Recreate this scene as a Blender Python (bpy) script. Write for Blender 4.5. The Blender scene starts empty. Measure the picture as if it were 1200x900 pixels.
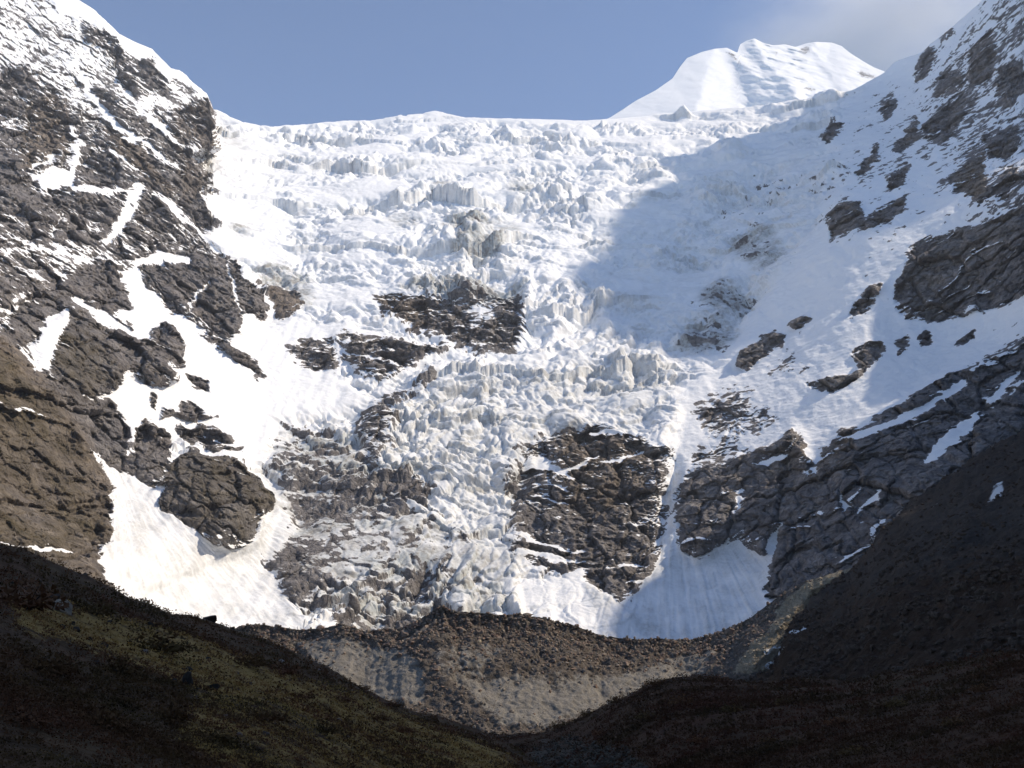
import bpy, math, time
import numpy as np
T0 = time.time()
R = math.radians
Q = 1.0            # mesh resolution factor

# ------------------------------------------------------------------ camera, sky, sun, exposure
F_PX, PITCH = 1287.0, R(13.5)
scene = bpy.context.scene
cam_d = bpy.data.cameras.new("camera"); cam = bpy.data.objects.new("camera", cam_d)
scene.collection.objects.link(cam); scene.camera = cam
cam_d.sensor_width = 36.0; cam_d.lens = F_PX / 1200.0 * 36.0
cam_d.clip_start = 0.2; cam_d.clip_end = 60000.0
cam.location = (0, 0, 0); cam.rotation_euler = (R(90) + PITCH, 0, 0)

SUN_AZ, SUN_EL = R(92), R(43)      # azimuth clockwise from the view direction (+Y)
SUN_DIR = np.array([math.cos(SUN_EL)*math.sin(SUN_AZ), math.cos(SUN_EL)*math.cos(SUN_AZ), math.sin(SUN_EL)])
sun_d = bpy.data.lights.new("sun", 'SUN'); sun = bpy.data.objects.new("sun", sun_d)
scene.collection.objects.link(sun)
sun_d.energy = 3.25; sun_d.angle = R(0.8); sun_d.color = (1.0, 0.87, 0.69)
from mathutils import Vector
sun.rotation_euler = Vector((-SUN_DIR[0], -SUN_DIR[1], -SUN_DIR[2])).to_track_quat('-Z', 'Y').to_euler()

world = bpy.data.worlds.new("World"); scene.world = world; world.use_nodes = True
wn = world.node_tree.nodes; wl = world.node_tree.links
sky = wn.new('ShaderNodeTexSky'); sky.sky_type = 'NISHITA'; sky.sun_disc = False
sky.sun_elevation = SUN_EL; sky.sun_rotation = SUN_AZ
sky.altitude = 3600; sky.air_density = 1.0; sky.dust_density = 1.2; sky.ozone_density = 2.2
bg = wn['Background']; bg.inputs['Strength'].default_value = 0.131
wl.new(sky.outputs[0], bg.inputs['Color'])
scene.view_settings.view_transform = 'Standard'; scene.view_settings.look = 'None'
scene.view_settings.exposure = 0.58; scene.view_settings.gamma = 1.0
scene.view_settings.use_curve_mapping = False
scene.cycles.use_denoising = True
scene.cycles.max_bounces = 8; scene.cycles.diffuse_bounces = 6; scene.cycles.volume_bounces = 5
scene.cycles.volume_step_rate = 1.0

# ------------------------------------------------------------------ numeric helpers
f32 = np.float32
CP, SP = math.cos(PITCH), math.sin(PITCH)
def ratios(u, v):
    """photo pixel -> (x/y, z/y) of its viewing direction"""
    a = (np.asarray(u, float)-600.0)/F_PX; b = (450.0-np.asarray(v, float))/F_PX
    fy = CP - SP*b
    return a/fy, (SP + CP*b)/fy
def point(u, v, y):
    X, Z = ratios(u, v)
    return np.stack([X*y, np.asarray(y, float)+0*X, Z*y], -1)
def smooth(e0, e1, x):
    t = np.clip((x-e0)/(e1-e0), 0, 1); return t*t*(3-2*t)
def lerp(a, b, t): return a+(b-a)*t

def hash3(i, j, k, seed):
    h = (i.astype(np.uint32)*np.uint32(374761393)) ^ (j.astype(np.uint32)*np.uint32(668265263)) ^ (k.astype(np.uint32)*np.uint32(2147483647 - 58)) ^ np.uint32((seed*2654435761) & 0xffffffff)
    h = (h ^ (h >> np.uint32(13)))*np.uint32(1274126177)
    h = (h ^ (h >> np.uint32(15)))*np.uint32(2246822519)
    return h ^ (h >> np.uint32(16))
def noise3(x, y, z, seed=0):
    """gradient noise, about -1..1"""
    x = x.astype(f32); y = y.astype(f32); z = z.astype(f32)
    xi = np.floor(x).astype(np.int32); yi = np.floor(y).astype(np.int32); zi = np.floor(z).astype(np.int32)
    fx = x-xi; fy = y-yi; fz = z-zi
    ux = fx*fx*fx*(fx*(fx*6-15)+10); uy = fy*fy*fy*(fy*(fy*6-15)+10); uz = fz*fz*fz*(fz*(fz*6-15)+10)
    def g(dx, dy, dz):
        h = hash3(xi+dx, yi+dy, zi+dz, seed)
        gx = (h & np.uint32(1023)).astype(f32)/512-1; gy = ((h >> np.uint32(10)) & np.uint32(1023)).astype(f32)/512-1; gz = ((h >> np.uint32(20)) & np.uint32(1023)).astype(f32)/512-1
        return gx*(fx-dx)+gy*(fy-dy)+gz*(fz-dz)
    a = lerp(lerp(g(0,0,0), g(1,0,0), ux), lerp(g(0,1,0), g(1,1,0), ux), uy)
    b = lerp(lerp(g(0,0,1), g(1,0,1), ux), lerp(g(0,1,1), g(1,1,1), ux), uy)
    return lerp(a, b, uz)*1.25
def fbm(P, scale, octaves=4, seed=0, gain=0.5, lac=2.03, ridged=False):
    """scale = wavelength in metres of the first octave"""
    s = np.zeros(P[0].shape, f32); amp = 1.0; tot = 0; f = 1.0/scale
    for o in range(octaves):
        n = noise3(P[0]*f+o*17.3, P[1]*f+o*5.7, P[2]*f-o*9.1, seed+o)
        if ridged: n = 1-2*np.abs(n)
        s += amp*n; tot += amp; amp *= gain; f *= lac
    return s/tot
def worley(a, b, seed=0):
    """2-D cells: distance to nearest, to second nearest, random of nearest, offset vector to nearest"""
    a = a.astype(f32); b = b.astype(f32)
    ai = np.floor(a).astype(np.int32); bi = np.floor(b).astype(np.int32)
    F1 = np.full(a.shape, 9, f32); F2 = F1.copy(); r = np.zeros(a.shape, f32); oa = r.copy(); ob = r.copy(); r2 = r.copy()
    for da in (-1, 0, 1):
        for db in (-1, 0, 1):
            h = hash3(ai+da, bi+db, np.zeros_like(ai), seed)
            pa = (h & np.uint32(1023)).astype(f32)/1024; pb = ((h >> np.uint32(10)) & np.uint32(1023)).astype(f32)/1024
            xa = ai+da+pa-a; xb = bi+db+pb-b
            d = np.sqrt(xa*xa+xb*xb)
            near = d < F1
            F2 = np.where(near, F1, np.minimum(F2, d)); F1 = np.where(near, d, F1)
            rr = ((h >> np.uint32(20)) & np.uint32(1023)).astype(f32)/1024
            r = np.where(near, rr, r); oa = np.where(near, xa, oa); ob = np.where(near, xb, ob)
    return F1, F2, r, oa, ob
def tps(pts, vals, smoothing=0.0):
    pts = np.asarray(pts, float); vals = np.asarray(vals, float); n = len(pts)
    def U(r2): return np.where(r2 > 0, r2*np.log(r2+1e-12), 0)
    K = U(((pts[:, None]-pts[None])**2).sum(-1)) + smoothing*np.eye(n)
    Pm = np.c_[np.ones(n), pts]; A = np.zeros((n+3, n+3)); A[:n, :n] = K; A[:n, n:] = Pm; A[n:, :n] = Pm.T
    w = np.linalg.solve(A, np.r_[vals, 0, 0, 0])
    def ev(x, y):
        s = w[n]+w[n+1]*x+w[n+2]*y
        for i in range(n): s = s + w[i]*U((x-pts[i, 0])**2+(y-pts[i, 1])**2)
        return s
    return ev

# masks drawn as outlines in photo pixels, held on a coarse raster
RS = 1.5; RU0, RV0, RU1, RV1 = -330, -330, 1530, 960
ru = np.arange(RU0, RU1, RS); rv = np.arange(RV0, RV1, RS); RUU, RVV = np.meshgrid(ru, rv)
def sdf(poly, m=40):
    poly = np.asarray(poly, float)
    i0, i1 = np.searchsorted(ru, [poly[:, 0].min()-m, poly[:, 0].max()+m]); j0, j1 = np.searchsorted(rv, [poly[:, 1].min()-m, poly[:, 1].max()+m])
    X = RUU[j0:j1, i0:i1]; Y = RVV[j0:j1, i0:i1]
    d2 = np.full(X.shape, 1e9); ins = np.zeros(X.shape, bool)
    a = poly; b = np.roll(poly, -1, 0)
    for (ax, ay), (bx, by) in zip(a, b):
        ex, ey = bx-ax, by-ay; t = np.clip(((X-ax)*ex+(Y-ay)*ey)/(ex*ex+ey*ey+1e-9), 0, 1)
        d2 = np.minimum(d2, (X-ax-t*ex)**2+(Y-ay-t*ey)**2)
        c = (ay > Y) != (by > Y)
        with np.errstate(divide='ignore', invalid='ignore'): ins ^= c & (X < (bx-ax)*(Y-ay)/(by-ay)+ax)
    return (slice(j0, j1), slice(i0, i1)), np.where(ins, 1, -1)*np.sqrt(d2)
def paint(F, val, soft, poly, add=False):
    s, d = sdf(poly)
    if F is ROCK: soft = soft*2.2
    k = smooth(-soft, soft, d)
    F[s] = F[s]+val*k if add else lerp(F[s], val, k)
def stroke(F, val, width, line, soft=2.0):
    """paint along a polyline; width may be one number or one per point"""
    line = np.asarray(line, float); w = np.broadcast_to(np.asarray(width, float), (len(line),)); m = w.max()+soft*2+2
    i0, i1 = np.searchsorted(ru, [line[:, 0].min()-m, line[:, 0].max()+m]); j0, j1 = np.searchsorted(rv, [line[:, 1].min()-m, line[:, 1].max()+m])
    X = RUU[j0:j1, i0:i1]; Y = RVV[j0:j1, i0:i1]; best = np.full(X.shape, -1e9)
    for k in range(len(line)-1):
        (ax, ay), (bx, by) = line[k], line[k+1]; ex, ey = bx-ax, by-ay
        t = np.clip(((X-ax)*ex+(Y-ay)*ey)/(ex*ex+ey*ey+1e-9), 0, 1)
        best = np.maximum(best, lerp(w[k], w[k+1], t)/2-np.sqrt((X-ax-t*ex)**2+(Y-ay-t*ey)**2))
    F[j0:j1, i0:i1] = lerp(F[j0:j1, i0:i1], val, smooth(-soft*1.6, soft*1.2, best))
def sample(F, u, v):
    x = np.clip((u-RU0)/RS, 0, F.shape[1]-1.001); y = np.clip((v-RV0)/RS, 0, F.shape[0]-1.001)
    i = x.astype(int); j = y.astype(int); fx = x-i; fy = y-j
    return (F[j, i]*(1-fx)+F[j, i+1]*fx)*(1-fy)+(F[j+1, i]*(1-fx)+F[j+1, i+1]*fx)*fy
def nearest(F, u, v):
    return F[np.clip(np.round((v-RV0)/RS).astype(int), 0, F.shape[0]-1), np.clip(np.round((u-RU0)/RS).astype(int), 0, F.shape[1]-1)]
def blur(F, px):
    n = max(1, int(px/RS))
    for _ in range(2):
        for ax in (0, 1):
            c = np.cumsum(np.concatenate([np.repeat(np.take(F, [0], ax), n+1, ax), F, np.repeat(np.take(F, [-1], ax), n, ax)], ax), ax)
            m = 2*n+1
            F = (np.take(c, range(m, c.shape[ax]), ax)-np.take(c, range(0, c.shape[ax]-m), ax))/m
    return F

# ------------------------------------------------------------------ materials
def new_mat(name):
    m = bpy.data.materials.new(name); m.use_nodes = True
    nt = m.node_tree; b = nt.nodes['Principled BSDF']; b.inputs['Roughness'].default_value = 0.9
    b.inputs['Specular IOR Level'].default_value = 0.131
    return m, nt, b
class N:
    def __init__(s, nt): s.nt = nt
    def new(s, t, **kw):
        n = s.nt.nodes.new(t)
        for k, v in kw.items(): setattr(n, k, v)
        return n
    def link(s, a, b): s.nt.links.new(a, b)
    def put(s, sock, v):
        if hasattr(v, 'links') or isinstance(v, bpy.types.NodeSocket): s.link(v, sock)
        else: sock.default_value = v
    def noise(s, vec, scale, detail=4, rough=0.55):
        n = s.new('ShaderNodeTexNoise'); s.link(vec, n.inputs['Vector']); n.inputs['Scale'].default_value = scale
        n.inputs['Detail'].default_value = detail; n.inputs['Roughness'].default_value = rough; return n.outputs['Fac']
    def math(s, op, a, b=0.0, c=0.0, clamp=False):
        n = s.new('ShaderNodeMath', operation=op, use_clamp=clamp)
        for i, v in enumerate((a, b, c)): s.put(n.inputs[i], v)
        return n.outputs[0]
    def mix(s, fac, a, b, mode='MIX'):
        n = s.new('ShaderNodeMix', data_type='RGBA', blend_type=mode)
        s.put(n.inputs[0], fac)
        for sock, v in ((n.inputs[6], a), (n.inputs[7], b)):
            if isinstance(v, tuple): sock.default_value = (*v, 1)
            else: s.link(v, sock)
        return n.outputs[2]
    def remap(s, v, a, b, c=0.0, d=1.0, smoothstep=False):
        n = s.new('ShaderNodeMapRange', interpolation_type='SMOOTHSTEP' if smoothstep else 'LINEAR')
        s.put(n.inputs[0], v)
        for i, q in enumerate((a, b, c, d)): n.inputs[i+1].default_value = q
        return n.outputs[0]
    def scaled(s, vec, sc, rot=(0, 0, 0)):
        n = s.new('ShaderNodeMapping'); s.link(vec, n.inputs[0]); n.inputs['Scale'].default_value = sc; n.inputs['Rotation'].default_value = rot; return n.outputs[0]

def mountain_material():
    m, nt, b = new_mat("rock_and_snow"); g = N(nt)
    pos = g.new('ShaderNodeNewGeometry').outputs['Position']
    at = g.new('ShaderNodeAttribute', attribute_name='cover'); sep = g.new('ShaderNodeSeparateColor'); g.link(at.outputs['Color'], sep.inputs[0])
    snow, brown, ice = sep.outputs[0], sep.outputs[1], sep.outputs[2]
    veg = at.outputs['Alpha']
    n_big = g.noise(pos, 0.012, 5); n_mid = g.remap(g.noise(pos, 0.05, 7, 0.68), 0.28, 0.72); n_fine = g.remap(g.noise(pos, 0.2, 5, 0.7), 0.25, 0.75)
    strata = g.noise(g.scaled(pos, (0.02, 0.02, 0.16), (0.12, 0.25, 0)), 1.0, 5, 0.6)
    grey = g.mix(n_mid, (0.145, 0.137, 0.142), (0.450, 0.425, 0.418))
    brn = g.mix(n_mid, (0.165, 0.132, 0.105), (0.430, 0.355, 0.280))
    rock = g.mix(brown, grey, brn)
    rock = g.mix(g.remap(strata, 0.42, 0.58), g.mix(0.42, rock, (0.09, 0.082, 0.084)), rock)
    rock = g.mix(g.remap(n_fine, 0.0, 0.55, 0.40, 0.0), rock, (0.05, 0.046, 0.048))
    rock = g.mix(g.remap(n_big, 0.45, 0.75, 0, 0.3), rock, (0.17, 0.145, 0.135))
    dn = g.new('ShaderNodeTexNoise'); g.link(pos, dn.inputs['Vector']); dn.inputs['Scale'].default_value = .03; dn.inputs['Detail'].default_value = 4
    vm = g.new('ShaderNodeVectorMath', operation='MULTIPLY_ADD'); g.link(dn.outputs['Color'], vm.inputs[0]); vm.inputs[1].default_value = (34, 34, 34); g.link(pos, vm.inputs[2])
    vo = g.new('ShaderNodeTexVoronoi', feature='DISTANCE_TO_EDGE'); g.link(g.scaled(vm.outputs[0], (.075, .075, .034), (.25, .3, .4)), vo.inputs['Vector']); vo.inputs['Scale'].default_value = 1.0
    crack = g.remap(vo.outputs['Distance'], 0.0, 0.10)
    rock = g.mix(g.remap(crack, 0, 1, .32, 0), rock, (.035, .032, .034))
    moss = g.mix(n_mid, (0.050, 0.043, 0.024), (0.170, 0.138, 0.085))
    rock = g.mix(veg, rock, moss)
    icec = g.mix(n_mid, (0.34, 0.37, 0.38), (0.70, 0.71, 0.69))
    snowc = g.mix(n_fine, (0.88, 0.885, 0.90), (0.93, 0.93, 0.93))
    dirt = g.math('MULTIPLY', g.remap(g.math('ADD', n_mid, g.math('MULTIPLY', n_fine, 0.5)), 0.62, 0.92), ice, clamp=True)
    white = g.mix(ice, snowc, icec)
    white = g.mix(g.math('MULTIPLY', dirt, 0.75), white, (0.20, 0.18, 0.16))
    s = g.math('ADD', snow, g.math('MULTIPLY', g.math('SUBTRACT', n_fine, 0.5), 0.5))
    s = g.math('ADD', s, g.math('MULTIPLY', g.math('SUBTRACT', n_mid, 0.5), 0.30))
    k = g.remap(s, 0.42, 0.58, smoothstep=True)
    g.link(g.mix(k, rock, white), b.inputs['Base Color'])
    g.link(g.remap(k, 0, 1, 0.92, 0.75), b.inputs['Roughness'])
    bp = g.new('ShaderNodeBump'); bp.inputs['Distance'].default_value = 3.6
    g.link(g.remap(k, 0, 1, 0.8, 0.22), bp.inputs['Strength'])
    g.link(g.math('ADD', g.math('ADD', n_fine, n_mid), g.math('MULTIPLY', crack, g.remap(k, 0, 1, .8, 0))), bp.inputs['Height']); g.link(bp.outputs[0], b.inputs['Normal'])
    return m

# ------------------------------------------------------------------ mesh helpers
col = scene.collection
def tag(o, label=None, cat=None, group=None, kind=None):
    for k, v in (('label', label), ('category', cat), ('group', group), ('kind', kind)):
        if v: o[k] = v
    return o
def make_mesh(name, V, faces, mat=None, cover=None, smooth_shade=True, normals=None):
    """V (n,3), faces (m,3|4) int arrays"""
    V = np.ascontiguousarray(V, f32); faces = np.ascontiguousarray(faces, np.int32); k = faces.shape[1]
    me = bpy.data.meshes.new(name)
    me.vertices.add(len(V)); me.vertices.foreach_set('co', V.ravel())
    me.loops.add(faces.size); me.loops.foreach_set('vertex_index', faces.ravel())
    me.polygons.add(len(faces)); me.polygons.foreach_set('loop_start', np.arange(0, faces.size, k, dtype=np.int32))
    me.polygons.foreach_set('use_smooth', np.full(len(faces), smooth_shade))
    if cover is not None:
        at = me.attributes.new('cover', 'FLOAT_COLOR', 'POINT'); at.data.foreach_set('color', np.ascontiguousarray(cover, f32).ravel())
    me.update(); me.validate()
    if mat: me.materials.append(mat)
    return me
def add(name, me, parent=None, **kw):
    o = bpy.data.objects.new(name, me); col.objects.link(o)
    if parent: o.parent = parent
    return tag(o, **kw)
def grid_faces(nr, nc):
    i = np.arange(nr*nc).reshape(nr, nc)
    return np.stack([i[:-1, :-1], i[1:, :-1], i[1:, 1:], i[:-1, 1:]], -1).reshape(-1, 4)
def grid_normals(P):
    du = np.gradient(P, axis=1); dv = np.gradient(P, axis=0)
    n = np.cross(dv, du); n /= np.linalg.norm(n, axis=-1, keepdims=True)+1e-9
    return n
def sub_mesh(name, V, faces, sel, mat, cover, parent=None, **kw):
    f = faces[sel]; used, inv = np.unique(f, return_inverse=True)
    return add(name, make_mesh(name, V[used], inv.reshape(f.shape), mat, cover[used]), parent, **kw)
def interp(x, pts):
    pts = np.asarray(pts, float); return np.interp(x, pts[:, 0], pts[:, 1])

# ------------------------------------------------------------------ the mountain wall: icefall, left and right mountain
_vs = np.arange(775, -331, -1.0); _sl = interp(_vs[::-1], [(-330, 58), (0, 55), (90, 49), (150, 38), (200, 38), (330, 42), (420, 42), (560, 37), (700, 29), (775, 24)])[::-1]
_Z = ratios(600, _vs)[1]; _yc = [960.0]
for i in range(1, len(_vs)):
    _yc.append(_yc[-1]*(1+(_Z[i]-_Z[i-1])/max(0.12, math.tan(R(_sl[i]))-_Z[i])))
_yc = np.array(_yc)
def y_centre(v): return np.interp(v, _vs[::-1], _yc[::-1])

SKYLINE = [(-330, -330), (-150, -215), (0, -75), (60, -20), (92, 0), (112, 12), (140, 40), (160, 50), (178, 57), (190, 70), (200, 80), (214, 83), (226, 97), (243, 110), (250, 128),
           (254, 128), (285, 143), (320, 149), (370, 144), (430, 139), (480, 135), (510, 130), (540, 137), (600, 139), (680, 141), (720, 139), (800, 131), (880, 124), (960, 112), (1000, 104), (1035, 86),
           (1050, 72), (1080, 62), (1090, 52), (1110, 36), (1150, 2), (1170, -18), (1195, -60), (1225, -150), (1290, -290), (1380, -330), (1530, -330)]  # points beyond the frame raised so the unseen crest shades the icefall
# distance of each side relative to the icefall's centre line at the same height in view
CTRL_ALL = [(600, v, 1.0) for v in (-200, 0, 140, 220, 330, 420, 560, 700, 775)] + [(420, 250, 1.0), (420, 480, 0.98), (450, 650, 0.99), (760, 250, 1.0), (760, 480, 0.99), (700, 640, 1.0), (330, 180, 1.01), (330, 440, .96), (330, 330, 1.0),
    (1200, 430, .76), (1200, 380, .74), (1200, 330, .70), (1200, 200, .60), (1200, 0, .58), (1150, 0, .63), (1040, 90, .86), (1100, 330, .78), (1100, 400, .81), (1000, 250, .80), (900, 220, .95), (1000, 400, .84), (900, 420, .94), (950, 500, .87),
    (1000, 580, .83), (1100, 500, .77), (1200, 540, .70), (850, 350, 1.0), (830, 740, 1.0), (900, 690, .96), (1000, 680, .88), (1200, 700, .66), (780, 600, 1.0), (1400, 100, .43), (1400, 420, .62), (1400, 550, .60), (1300, -200, .45)]
CTRL_L = [(0, 640, .67), (0, 750, .62), (0, 500, .66), (0, 400, .65), (0, 200, .64), (0, 0, .60), (-200, 0, .45), (-200, 500, .48), (130, 640, .80), (130, 560, .83), (130, 750, .80), (220, 700, .93), (200, 420, .84), (260, 600, .88),
    (330, 440, .96), (250, 300, .95), (150, 150, .72), (230, 100, .77), (100, 0, .65), (250, 130, .80), (260, 200, .9), (100, 300, .76), (60, 500, .72), (420, 600, .98), (500, 400, 1.0), (500, 250, 1.0), (330, 330, 1.0), (600, 600, 1.0)]
ev_all = tps([(u/400, v/400) for u, v, r in CTRL_ALL+[c for c in CTRL_L if c[0] < 240 and c[1] > 280]], [math.log(c[2]) for c in CTRL_ALL+[c for c in CTRL_L if c[0] < 240 and c[1] > 280]], 1e-3)
ev_left = tps([(u/400, v/400) for u, v, r in CTRL_L], [math.log(c[2]) for c in CTRL_L], 1e-3)

us = np.concatenate([np.arange(-320, -12, 7/Q), np.arange(-12, 1212, 1.55/Q), np.arange(1212, 1500, 7/Q)])
NR = int(1070*Q)
skyv = np.interp(us, *np.array(SKYLINE).T)
tt = np.linspace(0, 1, NR)[:, None]
UU = np.broadcast_to(us, (NR, len(us))).copy(); VV = skyv[None]+tt*(775-skyv[None])

# --- what covers the wall (painted as outlines)
ROCK = np.zeros(RUU.shape); BROWN = np.full(RUU.shape, .16); ICE = np.zeros(RUU.shape); ROUGH = np.full(RUU.shape, 1.0); RELIEF = np.zeros(RUU.shape); VEG = np.zeros(RUU.shape); MIX = np.full(RUU.shape, .5)
LEFTM = np.zeros(RUU.shape)
LEFT_POLY = [(-345, -345), (40, -345), (92, -5), (140, 37), (178, 54), (200, 77), (226, 94), (246, 108), (251, 128), (253, 155), (258, 173), (250, 178), (240, 176), (228, 182), (238, 200), (248, 214), (240, 228), (247, 266), (236, 273), (262, 297), (300, 330), (312, 365),
             (283, 385), (268, 399), (235, 390), (215, 372), (190, 375), (216, 402), (216, 428), (204, 450), (190, 456), (170, 500), (200, 530), (265, 535), (322, 578), (300, 640), (180, 690), (100, 780), (-330, 780)]
paint(LEFTM, 1, 3, LEFT_POLY); LDEP = np.zeros(RUU.shape); paint(LDEP, 1, 38, LEFT_POLY); LDEP = lerp(LEFTM, LDEP, smooth(270, 340, RVV))
paint(ROUGH, 0, 8, LEFT_POLY); MIX[LEFTM > .5] = .9
RIGHT_POLY = [(1040, 60), (1000, 110), (960, 160), (990, 200), (960, 260), (900, 330), (850, 420), (800, 450), (790, 540), (770, 600), (735, 705), (720, 780), (1530, 780), (1530, -345), (1180, -345), (1160, -40), (1100, 20)]
RIGHTM = np.zeros(RUU.shape); paint(RIGHTM, 1, 12, RIGHT_POLY); paint(ROUGH, 0.05, 14, RIGHT_POLY)
# left mountain, top: about half rock and half snow
paint(ROCK, .34, 6, [(-330, -330), (60, -30), (178, 57), (226, 97), (250, 128), (253, 160), (150, 150), (80, 110), (0, 80), (-330, 60)])
paint(ROCK, .49, 8, [(-330, 60), (0, 80), (40, 85), (80, 110), (120, 130), (200, 140), (240, 172), (248, 215), (246, 266), (262, 297), (230, 330), (150, 320), (70, 360), (0, 400), (-330, 400)])
# bright snow edge on the skyline
stroke(ROCK, .05, [26, 14, 11, 9, 7], [(80, 4), (112, 22), (150, 52), (176, 64), (200, 88)], 3)
for p in [[(95, 22), (110, 30), (128, 34), (138, 50), (146, 70), (152, 90), (160, 100), (170, 108), (150, 102), (138, 80), (122, 62), (110, 45)],
          [(140, 75), (150, 78), (160, 92), (170, 108), (160, 105), (148, 90)], [(163, 75), (178, 68), (188, 82), (195, 108), (180, 100), (168, 88)],
          [(115, 110), (128, 115), (150, 140), (140, 138), (122, 124)],
          [(40, 118), (60, 110), (78, 130), (82, 160), (82, 180), (62, 182), (48, 196), (30, 200), (24, 165), (30, 140)],   # the red-brown face
          [(5, 80), (30, 82), (38, 100), (34, 128), (15, 132), (0, 120)],
          [(158, 137), (175, 140), (200, 168), (210, 185), (200, 192), (180, 172), (162, 156)],
          [(120, 150), (140, 145), (165, 175), (185, 200), (205, 225), (196, 235), (165, 205), (135, 180)],
          [(205, 135), (225, 125), (246, 112), (251, 130), (252, 155), (258, 172), (250, 177), (240, 174), (228, 164), (216, 168), (206, 150)],
          [(214, 172), (228, 181), (238, 200), (248, 214), (240, 222), (234, 232), (240, 242), (247, 262), (242, 271), (230, 268), (212, 245), (205, 205)],
          [(95, 200), (130, 196), (148, 215), (140, 221), (95, 218)], [(55, 228), (140, 232), (150, 260), (130, 290), (60, 290), (30, 250)],
          [(165, 235), (200, 240), (212, 260), (190, 285), (160, 290), (145, 262)], [(0, 150), (25, 160), (30, 205), (50, 235), (60, 300), (70, 340), (0, 350)]]:
    paint(ROCK, .73, 4, p)
paint(BROWN, .95, 6, [(40, 118), (60, 110), (80, 130), (84, 180), (62, 184), (48, 200), (26, 200), (24, 165)])
paint(BROWN, .9, 6, [(120, 150), (140, 145), (205, 225), (196, 235), (135, 180)]); paint(BROWN, .7, 6, [(205, 125), (250, 112), (260, 175), (214, 172), (248, 214), (212, 245)])
for w, l in [((7, 9, 5), [(100, 105), (140, 150), (205, 195)]), ((5, 5, 3), [(132, 176), (155, 196), (178, 212)]), ((6, 8), [(165, 132), (195, 155)]), ((14, 16, 9), [(160, 222), (148, 248), (124, 288)]), ((5, 7, 7, 5), [(85, 222), (105, 224), (135, 222), (155, 220)]),
             ((7, 9, 8), [(84, 150), (90, 180), (82, 215)]), ((5, 4), [(198, 160), (216, 172)]), ((7, 5), [(40, 195), (66, 185)]), ((4, 6, 4), [(180, 228), (200, 240), (215, 262)]), ((4, 8), [(205, 243), (262, 297)]), ((3, 3), [(70, 250), (62, 275)])]:
    stroke(ROCK, .20, w, l, 2.6)
paint(ROCK, .10, 2, [(33, 205), (50, 203), (62, 197), (75, 200), (78, 212), (70, 222), (52, 224), (42, 214)])
paint(ROCK, .35, 4, [(100, 250), (112, 255), (118, 275), (100, 275)]); paint(ROCK, .38, 5, [(0, 275), (30, 280), (90, 285), (120, 300), (100, 312), (40, 300), (0, 305)])
# middle left: snow gully, buttresses
paint(ROCK, .0, 2.5, [(126, 311), (140, 320), (162, 342), (190, 358), (215, 370), (240, 388), (270, 402), (283, 385), (290, 370), (300, 368), (316, 366), (330, 400), (420, 440), (440, 560), (330, 520), (300, 560), (265, 540), (200, 530), (170, 505), (145, 505), (120, 462), (138, 441), (165, 447), (190, 457), (205, 436), (216, 425), (215, 400), (196, 376), (176, 370), (160, 355), (142, 336)])
paint(ROCK, .94, 2.5, [(62, 345), (90, 320), (125, 308), (140, 325), (153, 350), (150, 363), (140, 363), (135, 370), (150, 377), (162, 383), (150, 384), (130, 372), (110, 358), (90, 345), (70, 362)])
paint(ROCK, .98, 2.5, [(168, 318), (185, 303), (225, 298), (262, 300), (282, 306), (303, 332), (315, 362), (306, 373), (296, 368), (281, 370), (284, 382), (268, 399), (248, 392), (217, 366), (204, 369), (185, 352), (170, 338)])
stroke(ROCK, 0, (3, 4, 3), [(265, 308), (275, 330), (282, 366)], 1.5); stroke(ROCK, .12, (6, 7, 3), [(246, 330), (232, 345), (220, 364)], 2); stroke(ROCK, .05, (9, 14, 9), [(165, 308), (195, 303), (220, 306)], 2)
stroke(ROCK, .0, (7, 8, 7, 7), [(272, 290), (290, 318), (310, 345), (324, 372)], 2)
paint(ROCK, .97, 2.5, [(303, 331), (325, 334), (350, 345), (358, 360), (345, 369), (325, 369), (317, 352)]); paint(BROWN, .85, 3, [(303, 331), (325, 334), (350, 345), (358, 360), (345, 369), (325, 369), (317, 352)])
paint(ICE, .75, 5, [(296, 312), (330, 308), (365, 325), (372, 350), (362, 362), (345, 345), (310, 330)])  # grey tone painted in for the shade on this ice cliff
paint(ROCK, .97, 2.5, [(84, 356), (100, 362), (112, 373), (118, 386), (132, 389), (160, 399), (178, 399), (182, 385), (196, 378), (206, 384), (214, 396), (217, 410), (213, 428), (205, 431), (194, 425), (201, 436), (203, 448), (195, 456), (180, 452), (165, 447), (150, 438), (139, 441), (139, 451), (128, 461), (118, 465), (132, 475), (142, 490), (150, 505), (140, 560), (0, 560), (0, 330), (60, 345)])
paint(ROCK, .14, 2, [(78, 347), (90, 345), (112, 360), (122, 360), (142, 378), (160, 389), (174, 396), (176, 399), (160, 397), (140, 391), (118, 381), (106, 369), (88, 357)])
paint(ROCK, .2, 2.5, [(28, 408), (40, 404), (50, 378), (58, 364), (80, 358), (82, 372), (70, 392), (63, 418), (61, 438), (48, 432), (38, 420)])
paint(ROCK, .3, 4, [(0, 365), (12, 360), (14, 340), (38, 345), (36, 355), (12, 372), (4, 392)])
paint(ROCK, .95, 2, [(158, 506), (172, 490), (186, 500), (199, 508), (198, 520), (195, 545), (190, 560), (180, 577), (160, 562), (138, 548), (150, 531), (155, 526)])
paint(ROCK, .25, 3, [(140, 514), (155, 508), (155, 530), (143, 531)])
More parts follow.
